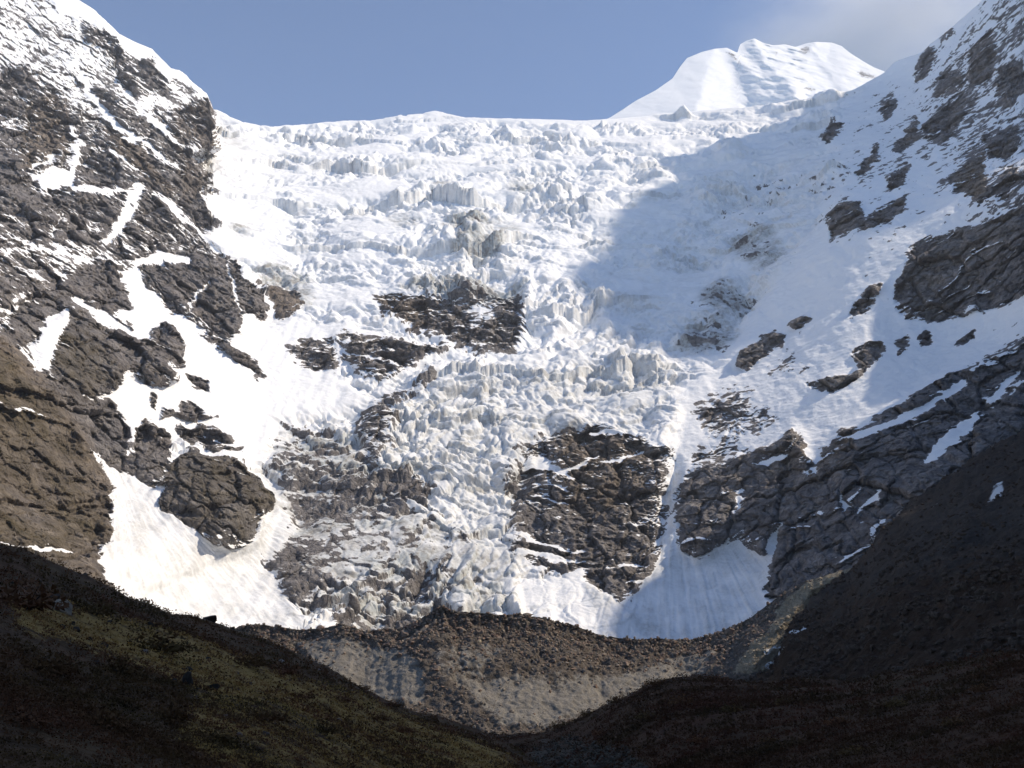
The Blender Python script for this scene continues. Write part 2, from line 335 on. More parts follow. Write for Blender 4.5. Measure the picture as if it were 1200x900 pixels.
for p in [[(212, 472), (225, 473), (238, 482), (245, 490), (254, 493), (240, 493), (220, 490), (205, 487)], [(210, 497), (225, 503), (232, 495), (240, 503), (255, 505), (268, 512), (271, 521), (262, 523), (248, 517), (258, 524), (285, 527), (285, 532), (268, 531), (255, 527), (235, 520), (214, 520)],
          [(218, 438), (232, 440), (245, 450), (243, 457), (232, 455), (222, 446)], [(232, 390), (250, 395), (300, 425), (316, 440), (305, 444), (285, 432), (260, 412)],
          [(176, 458), (184, 462), (184, 480), (178, 478)], [(195, 478), (205, 480), (203, 490), (190, 490)]]:
    paint(ROCK, .9, 2, p)
CLIFF_M = [(203, 532), (225, 526), (240, 532), (265, 538), (285, 540), (300, 552), (315, 565), (323, 580), (318, 592), (308, 605), (300, 625), (285, 638), (268, 640), (245, 633), (225, 620), (205, 608), (190, 596), (185, 580), (192, 560), (195, 545)]
paint(ROCK, .95, 2.5, CLIFF_M)
BROWN_SLOPE = [(-330, 380), (0, 392), (20, 404), (45, 432), (60, 455), (75, 480), (95, 500), (106, 522), (120, 540), (129, 560), (134, 590), (129, 625), (120, 646), (118, 660), (135, 690), (100, 700), (-330, 700)]
paint(ROCK, 1, 2, BROWN_SLOPE); paint(BROWN, .85, 12, BROWN_SLOPE); paint(VEG, .5, 25, [(-330, 400), (0, 420), (60, 470), (100, 540), (120, 600), (110, 660), (-330, 700)]); paint(VEG, .45, 15, [(60, 380), (110, 380), (140, 450), (90, 470), (60, 420)]); paint(VEG, .35, 14, CLIFF_M)
stroke(ROCK, .05, (3, 4), [(20, 404), (47, 434)], 1.2); stroke(ROCK, .2, (3, 5, 3), [(0, 636), (25, 642), (88, 650)], 1.5)
CONE_L = [(106, 522), (122, 535), (129, 545), (140, 553), (165, 575), (190, 595), (215, 615), (250, 640), (275, 641), (288, 638), (300, 622), (326, 588), (345, 600), (348, 616), (332, 640), (318, 660), (332, 690), (348, 708), (376, 722), (360, 745), (150, 745), (140, 690), (138, 668), (116, 650), (128, 630), (133, 600), (128, 570), (116, 545)]
paint(ROCK, .0, 1.5, CONE_L); paint(ROUGH, .08, 8, CONE_L); paint(ROUGH, .06, 8, [(126, 311), (240, 388), (300, 405), (340, 370), (390, 390), (400, 440), (440, 470), (320, 490), (310, 540), (280, 540), (170, 500), (120, 462), (200, 440)])
stroke(ROCK, .1, (2, 9, 11), [(200, 572), (190, 580), (180, 592)], 1.5)
# smooth snow under the left cliffs
paint(ROUGH, .22, 14, [(255, 178), (300, 185), (330, 240), (340, 300), (300, 310), (262, 290), (240, 230)])
# centre rocks
P1 = [(435, 347), (460, 343), (500, 346), (530, 352), (560, 347), (600, 345), (611, 358), (614, 385), (605, 404), (585, 412), (562, 406), (540, 400), (518, 395), (500, 388), (470, 375), (450, 362)]
P2 = [(392, 396), (410, 390), (450, 393), (500, 398), (526, 402), (515, 410), (500, 416), (480, 430), (455, 441), (430, 441), (415, 431), (401, 420), (402, 406)]
P3 = [(335, 404), (360, 400), (390, 401), (397, 420), (392, 436), (370, 436), (350, 421)]
P5 = [(420, 482), (440, 473), (462, 480), (455, 500), (462, 516), (445, 522), (448, 548), (430, 545), (425, 520), (418, 500)]
P6 = [(618, 522), (640, 508), (680, 505), (700, 494), (740, 505), (765, 520), (781, 530), (786, 545), (775, 562), (778, 592), (772, 620), (765, 650), (755, 680), (740, 696), (724, 708), (705, 695), (690, 681), (676, 668), (645, 668), (620, 660), (596, 642), (612, 628), (612, 605), (606, 580), (622, 566)]
paint(ROCK, .69, 3.5, P1); paint(ROCK, .70, 4, P2); paint(ROCK, .66, 4, P3); paint(ROCK, .60, 5, P5); paint(ROCK, .80, 5, P6); paint(ROCK, .70, 8, [(730, 520), (790, 530), (780, 600), (768, 660), (740, 690), (740, 640), (750, 580)])
paint(ROCK, .62, 9, [(605, 515), (640, 505), (665, 520), (660, 560), (668, 600), (650, 640), (600, 645), (606, 580)]); paint(ROCK, .55, 6, [(520, 335), (560, 340), (605, 342), (612, 358), (590, 372), (560, 372), (525, 362)])
paint(ROCK, .62, 4, [(440, 468), (470, 452), (512, 435), (502, 446), (470, 460), (442, 476)])
paint(BROWN, .8, 5, [(435, 345), (470, 343), (505, 360), (505, 388), (470, 375)]); paint(BROWN, .75, 14, [(660, 505), (760, 515), (760, 560), (720, 600), (660, 590), (650, 540)])
paint(ICE, .8, 8, [(470, 330), (530, 322), (612, 332), (612, 360), (560, 350), (530, 352)]); paint(ROCK, .35, 4, [(545, 355), (575, 355), (580, 375), (555, 380)])
for w, l in [((8, 5, 2), [(622, 540), (650, 546), (674, 562)]), ((3, 5, 2), [(655, 552), (680, 543), (700, 535)]), ((2, 5, 3), [(700, 543), (730, 541), (752, 531)]), ((2, 4), [(612, 532), (640, 540)]), ((6, 5, 2), [(600, 622), (640, 640), (682, 645)]), ((8, 6, 3, 1), [(606, 645), (640, 655), (670, 658), (700, 660)]), ((1, 4, 1), [(710, 664), (735, 658), (756, 662)]),
             ((1, 3, 1), [(622, 580), (645, 585), (668, 590)]), ((6, 6, 1), [(695, 508), (715, 506), (736, 506)]), ((1, 3, 1), [(735, 614), (745, 615), (756, 615)]), ((2, 3, 1), [(405, 412), (440, 420), (470, 426)]), ((2, 3, 1), [(408, 425), (430, 430), (450, 433)]), ((2, 4, 2), [(410, 400), (405, 404), (400, 410)]), ((1, 3, 1), [(630, 565), (650, 568), (668, 575)]), ((1,3,1), [(735, 680), (750, 681), (757, 680)])]:
    stroke(ROCK, .12, w, l, 1.8)
paint(ICE, .10, 30, [(700, 270), (760, 220), (880, 190), (960, 150), (990, 200), (950, 270), (880, 340), (800, 400), (700, 400), (680, 330)])  # grey mottling painted in to show ice texture inside the shadow
# the dirty lower icefall
DIRTY = [(318, 520), (345, 500), (430, 505), (455, 530), (480, 560), (520, 590), (560, 610), (600, 600), (612, 640), (600, 700), (560, 720), (500, 728), (430, 745), (350, 715), (330, 690), (312, 660), (330, 625), (345, 600), (318, 590)]
paint(ICE, .60, 20, DIRTY); paint(ICE, .24, 25, [(420, 470), (520, 440), (680, 420), (790, 420), (770, 500), (640, 510), (620, 560), (600, 640), (500, 600)])
paint(BROWN, .05, 20, DIRTY); paint(ROCK, .55, 14, [(330, 540), (350, 520), (400, 540), (440, 560), (470, 575), (440, 620), (420, 660), (370, 700), (335, 690), (315, 660), (340, 620), (330, 580)])
paint(ROCK, .42, 10, [(315, 500), (345, 490), (380, 500), (440, 520), (400, 545), (330, 530)]); paint(ROCK, .40, 20, [(400, 640), (440, 600), (520, 610), (560, 640), (520, 700), (420, 715)])
paint(ROCK, .75, 4, [(440, 575), (470, 560), (505, 568), (500, 582), (465, 588), (440, 590)]); paint(ROCK, .8, 5, [(318, 660), (340, 640), (362, 660), (350, 690), (335, 692)]); paint(ROCK, .62, 5, [(350, 738), (420, 728), (480, 715), (520, 716), (500, 745), (350, 750)])
paint(ICE, .3, 6, [(250, 135), (275, 150), (292, 172), (260, 175)])  # bluish shade on the upper ice cliff, painted as grey ice
# small grey patches in the upper icefall
for u, v, a, b in [(548, 262, 26, 10), (560, 285, 30, 10), (590, 268, 16, 6), (470, 255, 20, 7), (285, 268, 14, 4), (520, 215, 12, 5), (610, 220, 14, 6), (415, 245, 12, 5), (820, 395, 30, 14), (850, 350, 30, 18), (885, 290, 30, 20), (835, 385, 30, 16)]:
    paint(ICE, .75, 8, [(u+a*math.cos(t), v+b*math.sin(t)) for t in np.linspace(0, 6.28, 12)[:-1]]); 
for u, v, a, b, k in [(550, 266, 16, 5, .42), (843, 352, 34, 16, .42), (826, 396, 32, 14, .50), (890, 295, 24, 18, .36), (872, 250, 30, 14, .3), (905, 215, 26, 16, .3), (960, 215, 20, 14, .4)]:
    paint(ROCK, k, 8, [(u+a*math.cos(t), v+b*math.sin(t)) for t in np.linspace(0, 6.28, 12)[:-1]])
# right mountain
paint(ROCK, .14, 20, [(960, 180), (1040, 120), (1200, 120), (1200, 430), (1100, 430), (960, 420), (900, 420), (900, 330)]); paint(ROCK, .27, 14, [(1000, 100), (1050, 75), (1150, 5), (1530, -330), (1530, 300), (1200, 330), (1050, 300), (990, 300), (960, 240)])
paint(ROCK, .45, 12, [(1110, 60), (1160, 0), (1300, -60), (1300, 260), (1200, 260), (1150, 250), (1100, 200), (1090, 140)])
OUT_R = [[(1050, 345), (1056, 312), (1080, 283), (1120, 270), (1160, 260), (1200, 243), (1400, 200), (1400, 330), (1200, 345), (1180, 360), (1150, 363), (1120, 370), (1095, 375), (1065, 372), (1052, 360)],
         [(994, 371), (1004, 352), (1020, 335), (1031, 334), (1028, 350), (1011, 368)], [(969, 262), (974, 246), (990, 235), (1006, 238), (1010, 258), (1000, 271), (986, 281), (975, 286)], [(1000, 272), (1030, 246), (1060, 227), (1064, 240), (1042, 260), (1016, 269)],
         [(1079, 161), (1085, 145), (1105, 125), (1130, 111), (1137, 120), (1122, 145), (1106, 163)], [(1115, 206), (1130, 190), (1150, 174), (1154, 210), (1151, 238), (1135, 231), (1120, 226)], [(1094, 111), (1109, 90), (1125, 84), (1131, 95), (1116, 106), (1100, 113)],
         [(1159, 231), (1186, 194), (1191, 215), (1176, 231)], [(1153, 160), (1185, 148), (1197, 163), (1181, 186), (1160, 176)], [(1039, 205), (1062, 190), (1061, 208), (1045, 221)], [(1049, 173), (1074, 139), (1077, 158), (1060, 177)], [(1003, 206), (1028, 172), (1031, 186), (1012, 206)],
         [(1080, 62), (1093, 55), (1096, 66), (1085, 86), (1074, 95), (1076, 76)], [(1101, 46), (1106, 36), (1117, 33), (1116, 39)], [(1140, 60), (1160, 40), (1166, 70), (1150, 100), (1138, 92)], [(1170, 90), (1190, 70), (1200, 90), (1186, 120), (1172, 112)],
         [(862, 426), (870, 410), (885, 400), (900, 391), (919, 392), (915, 403), (895, 416), (875, 433)], [(998, 415), (1015, 402), (1030, 396), (1033, 408), (1015, 425), (1004, 428)], [(1049, 399), (1062, 395), (1065, 405), (1055, 410)], [(1075, 396), (1083, 387), (1091, 400), (1080, 404)],
         [(1114, 403), (1140, 387), (1141, 395), (1125, 403)], [(945, 451), (960, 438), (985, 433), (1011, 429), (1000, 443), (975, 458), (958, 456)], [(925, 382), (940, 370), (948, 372), (935, 386)], [(960, 160), (975, 140), (985, 150), (970, 170)], [(1030, 130), (1045, 112), (1052, 122), (1038, 140)]]
for p in OUT_R: paint(ROCK, .9, 2.4, p)
paint(ROCK, .55, 7, [(815, 478), (850, 455), (885, 455), (880, 475), (905, 480), (912, 492), (890, 502), (870, 520), (845, 525), (820, 510)])
paint(ROCK, .42, 6, [(880, 435), (940, 415), (965, 425), (930, 440), (900, 445)])
DARK_R = [(785, 592), (796, 560), (815, 545), (850, 548), (880, 530), (915, 515), (930, 500), (945, 518), (955, 545), (965, 525), (985, 502), (1010, 494), (1040, 479), (1072, 465), (1090, 453), (1112, 440), (1150, 425), (1180, 406), (1205, 392), (1400, 330), (1400, 760), (1000, 760), (905, 702), (894, 690), (900, 662), (912, 640), (909, 618), (896, 650), (880, 640), (868, 626), (850, 636), (820, 656), (802, 642), (792, 612)]
paint(ROCK, .90, 3.5, DARK_R)
paint(ROCK, .55, 6, [(795, 560), (815, 520), (860, 520), (885, 530), (860, 545), (820, 552)])
paint(ROCK, .9, 3, [(650, 520), (651, 520), (650, 521)])
for p in [[(880, 546), (905, 535), (925, 531), (926, 537), (905, 545)], [(933, 556), (960, 546), (959, 552)], [(985, 512), (1010, 502), (1050, 488), (1085, 470), (1130, 448), (1134, 455), (1090, 480), (1060, 498), (1015, 513)], [(1074, 544), (1100, 520), (1120, 505), (1142, 487), (1150, 484), (1142, 506), (1118, 524), (1092, 540)],
          [(1000, 601), (1020, 583), (1036, 570), (1032, 582), (1008, 601)], [(984, 573), (990, 585), (1000, 590), (988, 600), (984, 590)], [(1155, 470), (1180, 445), (1200, 430), (1200, 438), (1180, 458), (1160, 475)], [(1128, 545), (1160, 525), (1205, 502), (1205, 508), (1160, 533), (1126, 549)],
          [(942, 523), (952, 518), (956, 540), (948, 536)]]:
    paint(ROCK, .14, 1.6, p)
stroke(ROCK, .35, (6, 10), [(860, 600), (866, 575)], 4); stroke(ROCK, .05, (4, 7, 3), [(912, 612), (908, 630), (898, 650)], 1.5)
paint(BROWN, .75, 6, [(900, 545), (960, 505), (1010, 495), (1000, 520), (960, 555), (910, 560)]); paint(BROWN, .1, 30, [(800, 560), (1000, 560), (1200, 420), (1400, 420), (1400, 760), (900, 700)])
paint(BROWN, .85, 8, [(1115, 206), (1150, 174), (1160, 180), (1154, 238), (1120, 226)])
paint(ROCK, 0.0, 3, [(787, 548), (800, 545), (792, 570), (782, 595), (778, 590), (776, 564)])
paint(ROUGH, .02, 8, [(735, 705), (765, 660), (778, 600), (790, 545), (830, 560), (850, 635), (910, 615), (900, 705), (820, 750), (755, 750)])
paint(ROUGH, .25, 8, [(600, 690), (680, 670), (735, 705), (755, 750), (620, 740)])
for p in (P1, P2, P3, P5, P6): paint(ROUGH, .12, 6, p)
CONE_R = [(735, 706), (765, 660), (778, 604), (776, 564), (787, 546), (800, 545), (792, 575), (786, 592), (792, 612), (802, 642), (820, 656), (850, 636), (868, 626), (880, 640), (896, 650), (909, 618), (912, 640), (900, 662), (894, 690), (903, 704), (870, 770), (700, 770), (690, 684), (705, 695), (724, 708)]
# relief of the painted rocks: they stand out of the snow
RELIEF = blur(smooth(.55, 1, ROCK), 4)*0.003+blur(smooth(.5, 1, ROCK), 20)*0.006
for k, soft, p in [(.022, 10, BROWN_SLOPE), (.004, 10, CLIFF_M), (.005, 12, P6), (.02, 8, [(84, 356), (118, 386), (178, 399), (196, 378), (217, 410), (203, 448), (150, 440), (128, 461), (60, 470), (40, 400)]), (.02, 8, [(168, 318), (225, 298), (282, 306), (315, 362), (268, 399), (217, 366)]), (.02, 12, DARK_R), (-.012, 6, P1), (.012, 8, P2),
                   (.02, 9, [(420, 500), (440, 470), (500, 440), (620, 415), (700, 410), (780, 415), (800, 470), (785, 530), (700, 495), (640, 510), (610, 560), (560, 560), (440, 545)]), (.014, 12, [(330, 540), (440, 520), (480, 560), (600, 560), (620, 640), (600, 720), (350, 720), (320, 660)])]:
    paint(RELIEF, k, soft, p, add=True)
stroke(RELIEF, -.016, (8, 14, 12, 4), [(792, 545), (783, 580), (778, 620), (772, 650)], 5)
RELIEF = blur(RELIEF, 3)
for c in (CONE_L, CONE_R): paint(ICE, .22, 4, c)
print('masks', time.time()-T0)

# --- base surface
lm = sample(LDEP, UU, VV)
yc = y_centre(VV)
eu, evv = np.arange(-330, 1531, 12.0), np.arange(-331, 790, 12.0)
EU, EV = np.meshgrid(eu, evv)
def coarse(fn):
    G = fn(EU/400, EV/400); x = (UU+330)/12; y = (VV+331)/12
    i = np.clip(x.astype(int), 0, len(eu)-2); j = np.clip(y.astype(int), 0, len(evv)-2); fx = x-i; fy = y-j
    return (G[j, i]*(1-fx)+G[j, i+1]*fx)*(1-fy)+(G[j+1, i]*(1-fx)+G[j+1, i+1]*fx)*fy
lr = lerp(coarse(ev_all), coarse(ev_left), lm)
Y = yc*np.exp(lr)
P0 = point(UU, VV, Y)
x, y, z = (P0[..., k].astype(f32) for k in range(3))
# masks sampled with a ragged edge
w1 = fbm((x, y, z), 60, 5, 11, .68); w2 = fbm((x, y, z), 60, 5, 12, .68)
px = 1287/Y
UW = UU+w1*np.clip(22*px, 8, 17); VW = VV+w2*np.clip(20*px, 8, 15)
S = lambda F: sample(F, UW, VW).astype(f32)
rock, brown, ice, veg, rightm = S(ROCK), S(BROWN), S(ICE), S(VEG), S(RIGHTM)
rough = sample(ROUGH, UU, VV).astype(f32); relief = sample(RELIEF, UU+w1*5, VV+w2*5)
lmw = S(LEFTM)
Y = Y*(1-relief)
P0 = point(UU, VV, Y)
Pc = P0.copy()
n0 = grid_normals(P0)
for _ in range(3):     # soften the normals the relief is pushed along
    n0[1:-1, 1:-1] = (n0[1:-1, 1:-1]+n0[:-2, 1:-1]+n0[2:, 1:-1]+n0[1:-1, :-2]+n0[1:-1, 2:])/5
n0 /= np.linalg.norm(n0, axis=-1, keepdims=True)+1e-9
x, y, z = (P0[..., k].astype(f32) for k in range(3))
print('base', time.time()-T0)

# --- icefall: steps, broken blocks and crevasses
s_up = z*1.45
wa = fbm((x, y, z), 130, 3, 21)*60; wb = fbm((x, y, z), 150, 3, 22)*75
a1 = x+wa; b1 = s_up+wb
H = np.zeros(x.shape, f32)
st = b1/105+0.5*noise3(x/210, z/210, y/400, 23); fr = st-np.floor(st)
rnd = noise3(x/120, np.floor(st)*3.7, z*0, 24)
H += (11+9*rnd)*((1-fr)**1.3-.4)*smooth(-.1, .6, rnd+.1)
st = (s_up+wb*1.5+fbm((x, y, z), 420, 2, 20)*110)/265; fr = st-np.floor(st)
rnd = noise3(x/230, np.floor(st)*3.7, z*0, 19)
H += (34+20*rnd)*((1-fr)**1.8-.36)*smooth(-.35, .4, rnd)
sx_ = lerp(.66, 1.6, smooth(350, 950, z)); sy_ = lerp(.8, 1.1, smooth(350, 950, z))
def billow(sc, seed, a=None, b=None):
    return (np.abs(noise3((x if a is None else a)/(sc*sx_), (s_up if b is None else b)/(sc*1.5*sy_), y/(sc*3), seed))*2-.55)*np.sqrt(sx_)
w3 = fbm((x, y, z), 50, 3, 28)*22
H += fbm((x, s_up*.5, y*.5), 210, 3, 29)*20
H += billow(95, 34, a1, b1)*20+billow(45, 35, a1+w3, b1-w3)*10+(billow(22, 36, a1-w3, b1+w3)*6.5+billow(11, 37, a1+w3, b1)*4.0+billow(6, 38)*2.0+fbm((x, y*.5, s_up*.55), 17, 3, 14, .6, ridged=True)*3.0)*lerp(.72, 1, smooth(300, 800, z))*(.55+.7*smooth(-.3, .4, fbm((x, s_up*.7, y), 75, 2, 15)))
F1, F2, r_, oa, ob = worley((a1+w3)/34, (b1-w3)/46, 31)
blocky = smooth(-.15, .35, noise3(x/160, s_up/230, y/300, 39)+.05)
H += blocky*((r_-.5)*14 + ob*6 - 6*(1-smooth(0, .12, F2-F1)))
F1, F2, r_, oa, ob = worley((a1-w3)/14, (b1+w3)/21, 32)
H += (.35+.65*blocky)*((r_-.5)*8 + ob*4 - 3.5*(1-smooth(0, .14, F2-F1)))
calm = smooth(-.22, .26, fbm((x*.7, s_up*.75, y), 170, 3, 27)+.03)   # some belts of the icefall are smoother
crev = 1-np.abs(noise3((a1+w3)/150, (b1+w3*.6)/46, y/400, 18))*2
H -= 7*smooth(.80, .97, crev)*smooth(-.1, .3, noise3(x/120, s_up/120, y/300, 17))
H += smooth(700, 350, z)*(fbm((x, y*.2, s_up*.16), 11, 3, 16, .6, ridged=True)*2.6)
H *= rough*(.20+.80*calm)
# drifts on the smooth snow: faint runnels down the slope
run = noise3(x/9, y/90, z/140, 41)*1.1+noise3(x/24, y/150, z/220, 42)*2.2
fan = 0
for (au, av), cone in (((112, 505), CONE_L), ((788, 520), CONE_R)):
    M = np.zeros(RUU.shape); paint(M, 1, 8, cone); th = np.arctan2(UU-au, VV-av).astype(f32); rad = np.hypot(UU-au, VV-av).astype(f32)
    fan = fan+sample(M, UU, VV)*(noise3(th*26, rad/90, th*0, 45)*1.0+noise3(th*60+w1*2, rad/50, th*0, 46)*.9+noise3(th*130+w2*2, rad/26, th*0, 48)*.6)
H += fan*1.1
H += (1-rough)*(1-smooth(.3, .6, rock))*(fbm((x, y, z), 60, 5, 43, .58)*6+run*1.7*(.4+.6*(1-rightm))+fbm((x, y, z), 12, 3, 44)*1.2)
# --- rock: ribs slanting with each mountain, ledges, blocks
cl = (x+z)*.707; dl = (x-z)*.707
cr = (x-z)*.707; dr = (x+z)*.707
ribL = fbm((cl, dl*.33, y*.4), 110, 6, 51, .62, ridged=True); ribR = fbm((cr, dr*.33, y*.4), 120, 6, 52, .62, ridged=True)
mid = fbm((x, y*.6, z*1.6), 60, 6, 53, .58, ridged=True)
rb = lmw*ribL+rightm*(1-lmw)*ribR+(1-lmw)*(1-rightm)*mid
led = (z+x*(.55*lmw-.50*rightm*(1-lmw)))/23+1.5*noise3(x/80, y/80, z/80, 54)+.5*noise3(x/22, y/30, z/22, 50); lf = led-np.floor(led)
rnd = noise3(x/55, np.floor(led)*2.3, y/60, 55)
led_h = (1-lf)**1.5*6.5*np.clip(rnd+.25, 0, 1)
ledge = smooth(.45, 1.0, 1-np.abs(lf-.10)*3.0)*np.clip(rnd+.12, 0, 1)*1.6
lsel, rsel = lmw > .5, (rightm > .5) & (lmw <= .5)
A_ = np.where(lsel, cl, np.where(rsel, cr, x)); B_ = np.where(lsel, dl, np.where(rsel, dr, z*1.2))
ww = fbm((x, y, z), 34, 3, 47, .6)*13
def facets(sa, sb, seed):
    F1, F2, r_, oa, ob = worley((A_+ww)/sa, (B_-ww)/sb, seed)
    return (r_-.5)*1.3+oa*((r_*7.31) % 1-.5)*2.2+ob*((r_*3.77) % 1-.35)*1.6-.7*(1-smooth(0, .10, F2-F1))
FAC = facets(34, 70, 141)*11+facets(14, 26, 142)*4.5+facets(6, 10, 143)*1.6
HR = rb*(20+4*lmw)+mid*9+FAC+led_h*1.2+fbm((x, y, z), 22, 4, 56, .62, ridged=True)*4.5+fbm((x, y, z), 48, 4, 58, .6)*7
wr = np.clip(smooth(.25, .8, rock)*(1-.6*rough)+.5*lmw*smooth(.2, .5, rock)*(1-smooth(.5, .9, rock)), 0, 1)
HR += fbm((x, y*.5, z*.28), 20, 4, 59, .6, ridged=True)*4.5
HR = (HR-HR[(rock > .5)].mean())*wr*np.clip(Y/1900, .55, 1.1)
H = H*(1-.7*smooth(.4, .9, rock))
H += lmw*(1-smooth(.0, .4, rock))*rb*4
# gentle large relief on the right mountain's snow
H += rightm*(fbm((cr, dr*.4, y*.4), 180, 3, 57)*14)
d3 = n0*.75+np.array([0, -.1, .55]); d3 /= np.linalg.norm(d3, axis=-1, keepdims=True)
fade = np.clip(np.arange(NR)/8, 0.25, 1)[:, None]
ray = P0/np.linalg.norm(P0, axis=-1, keepdims=True)
Pw = P0+d3*(H*fade)[..., None]+(n0*.4-ray*1.7)*(HR*fade)[..., None]
print('relief', time.time()-T0)

# --- cover: snow keeps to gentler spots, rock to the steep ones
n1 = grid_normals(Pw)
stp = n1[..., 2]
base_stp = n0[..., 2]
fine = fbm((x, y, z), 26, 4, 61, .6); aniso = lmw*1.15*fbm((cl, dl*.38, y*.3), 46, 5, 62, .62)+rightm*(1-lmw)*fbm((cr, dr*.22, y*.3), 34, 4, 63, .6)+(1-lmw)*(1-rightm)*fbm((x*.4, y*.4, z*1.2), 24, 4, 64, .6)
q_of = np.interp(rock, [0, .05, .2, .35, .5, .65, .8, .9, .96, 1.0], [-1.35, -.85, -.48, -.22, 0, .22, .46, .68, .90, 1.2])
kx = .45*lmw-.2*rightm*(1-lmw)
facing = (n1[..., 0]-n0[..., 0])*kx+(stp-base_stp)
nn = 1.15*facing*(1-.5*rough)+.62*fine+.85*aniso+.95*fbm((x, y, z), 12, 3, 65)+ledge*1.15*smooth(.55, .9, rock)
snow = np.clip(.5+(nn-q_of)*1.5, 0, 1)
icy = np.clip(ice*(.25+2.0*np.clip(fine*.9+aniso*.8+.28, 0, 1.2))+.5*ice*smooth(.75, .3, stp)+rough*.25*smooth(.45, .05, stp)*(1-.5*rightm)+np.clip(fan*.22, -.1, .5), 0, 1)
cover = np.stack([snow, np.clip(brown+fine*.5+aniso*.3, 0, 1), icy, np.clip(veg+(fine+aniso)*.8*smooth(.05, .3, veg), 0, 1)], -1)

# --- the ground behind the skyline falls away
nb = 9; back = []
for k in range(nb, 0, -1):
    d = 12*k**1.9
    q = Pw[0].copy(); q[:, 1] += d; q[:, 2] -= d*.22+2; q[:, 0] *= 1+d/Y[0]*.9
    back.append(q)
Pall = np.concatenate([np.stack(back), Pw], 0); Call = np.concatenate([np.repeat(cover[:1], nb, 0), cover], 0)
nr, nc = Pall.shape[:2]
faces = grid_faces(nr, nc); V = Pall.reshape(-1, 3); C = Call.reshape(-1, 4)
MAT_WALL = mountain_material()
fu = np.concatenate([np.repeat(UW[:1], nb, 0), UW], 0)[:-1, :-1].ravel(); fv = np.concatenate([np.repeat(VW[:1], nb, 0), VW], 0)[:-1, :-1].ravel()
frock = Call[:-1, :-1, 0].ravel() < .5
REG = np.zeros(RUU.shape, int)
def region(i, poly, grow=0):
    s, d = sdf(poly); R_ = REG[s]; R_[d > -grow] = i
LEFT_ID, RIGHT_ID = 1, 2
region(1, LEFT_POLY); region(2, RIGHT_POLY)
regs = {}
def part_region(name, poly, parent, label, rockonly, grow=3):
    i = 10+len(regs); region(i, poly, grow); regs[i] = (name, parent, label, rockonly)
part_region('avalanche_cone', CONE_L, 1, 'sunlit fan of avalanche snow', False, 0)
part_region('avalanche_cone', CONE_R, 2, 'shaded fan of avalanche snow', False, 0)
part_region('rock_slope', BROWN_SLOPE, 1, 'brown mossy rock slope', True, 0)
part_region('rock_cliff', CLIFF_M, 1, 'dark rounded cliff above the avalanche snow', True)
part_region('rock_cliff', DARK_R, 2, 'long dark cliff under the snow spur', True)
for p in (P1, P2, P3, P5, P6): part_region('rock_cliff', p, 0, 'grey brown cliff breaking through the ice', True)
for p in OUT_R: part_region('rock_outcrop', p, 2, None, True)
for p in ([(232, 390), (250, 395), (300, 425), (316, 440), (305, 444), (285, 432), (260, 412)], [(212, 472), (225, 473), (254, 493), (220, 490), (205, 487)], [(210, 497), (232, 495), (271, 521), (285, 532), (255, 527), (214, 520)], [(218, 438), (232, 440), (245, 450), (243, 457), (222, 446)]):
    part_region('rock_outcrop', p, 1, None, True)
fid = nearest(REG, fu, fv)
own = np.where(fid < 10, fid, -1)
for i, (nm, par, lab, ro) in regs.items():
    if ro: own[(fid == i) & ~frock] = par
top = {}
for i, nm, lab, cat in ((0, 'glacier', 'broken white icefall pouring down the headwall between two mountains', 'glacier'), (1, 'mountain_left', 'steep sunlit rocky mountain streaked with snow beside the icefall', 'mountain'), (2, 'mountain_right', 'shaded snowy mountain with dark rock outcrops beside the icefall', 'mountain')):
    top[i] = sub_mesh(nm, V, faces, own == i, MAT_WALL, C, label=lab, cat=cat, kind='structure')
for i, (nm, par, lab, ro) in regs.items():
    sel = (fid == i) & (frock if ro else True)
    if sel.sum() > 8: sub_mesh(nm, V, faces, sel, MAT_WALL, C, top[par], label=lab)
print('wall', time.time()-T0, len(faces))

# ------------------------------------------------------------------ sheets between a crest line and a lower line
def sheet(us_, crest, crest_y, low, low_y, rows, back=8, back_step=6.0, back_drop=.45, prof=1.0):
    us_ = np.asarray(us_, float)
    cv, cy, lv, ly = interp(us_, crest), interp(us_, crest_y), interp(us_, low), interp(us_, low_y)
    t = np.linspace(0, 1, rows)[:, None]
    U = np.broadcast_to(us_, (rows, len(us_))).copy(); Vv = cv+t*(lv-cv)
    Yv = 1/(1/cy+t**prof*(1/ly-1/cy))
    return U, Vv, Yv, (back, back_step, back_drop)
def back_rows(P, spec):
    nb_, st_, dr = spec; out = []
    for k in range(nb_, 0, -1):
        d = st_*k**1.6; q = P[0].copy(); q[:, 0] *= 1+d/q[:, 1]; q[:, 1] += d; q[:, 2] -= d*dr*min(1, k/3)
        out.append(q)
    return np.concatenate([np.stack(out), P], 0)
def with_back(A, spec): return np.concatenate([np.repeat(A[:1], spec[0], 0), A], 0)
def build_sheet(name, P, spec, cover_, mat, **kw):
    Pa = back_rows(P, spec); Ca = with_back(cover_, spec)
    o = add(name, make_mesh(name, Pa.reshape(-1, 3), grid_faces(*Pa.shape[:2]), mat, Ca.reshape(-1, 4)), None, **kw)
    return o
def smoothed(pts, us_):   # crest lines get a little wobble of their own from the relief; here just a dense polyline
    return pts

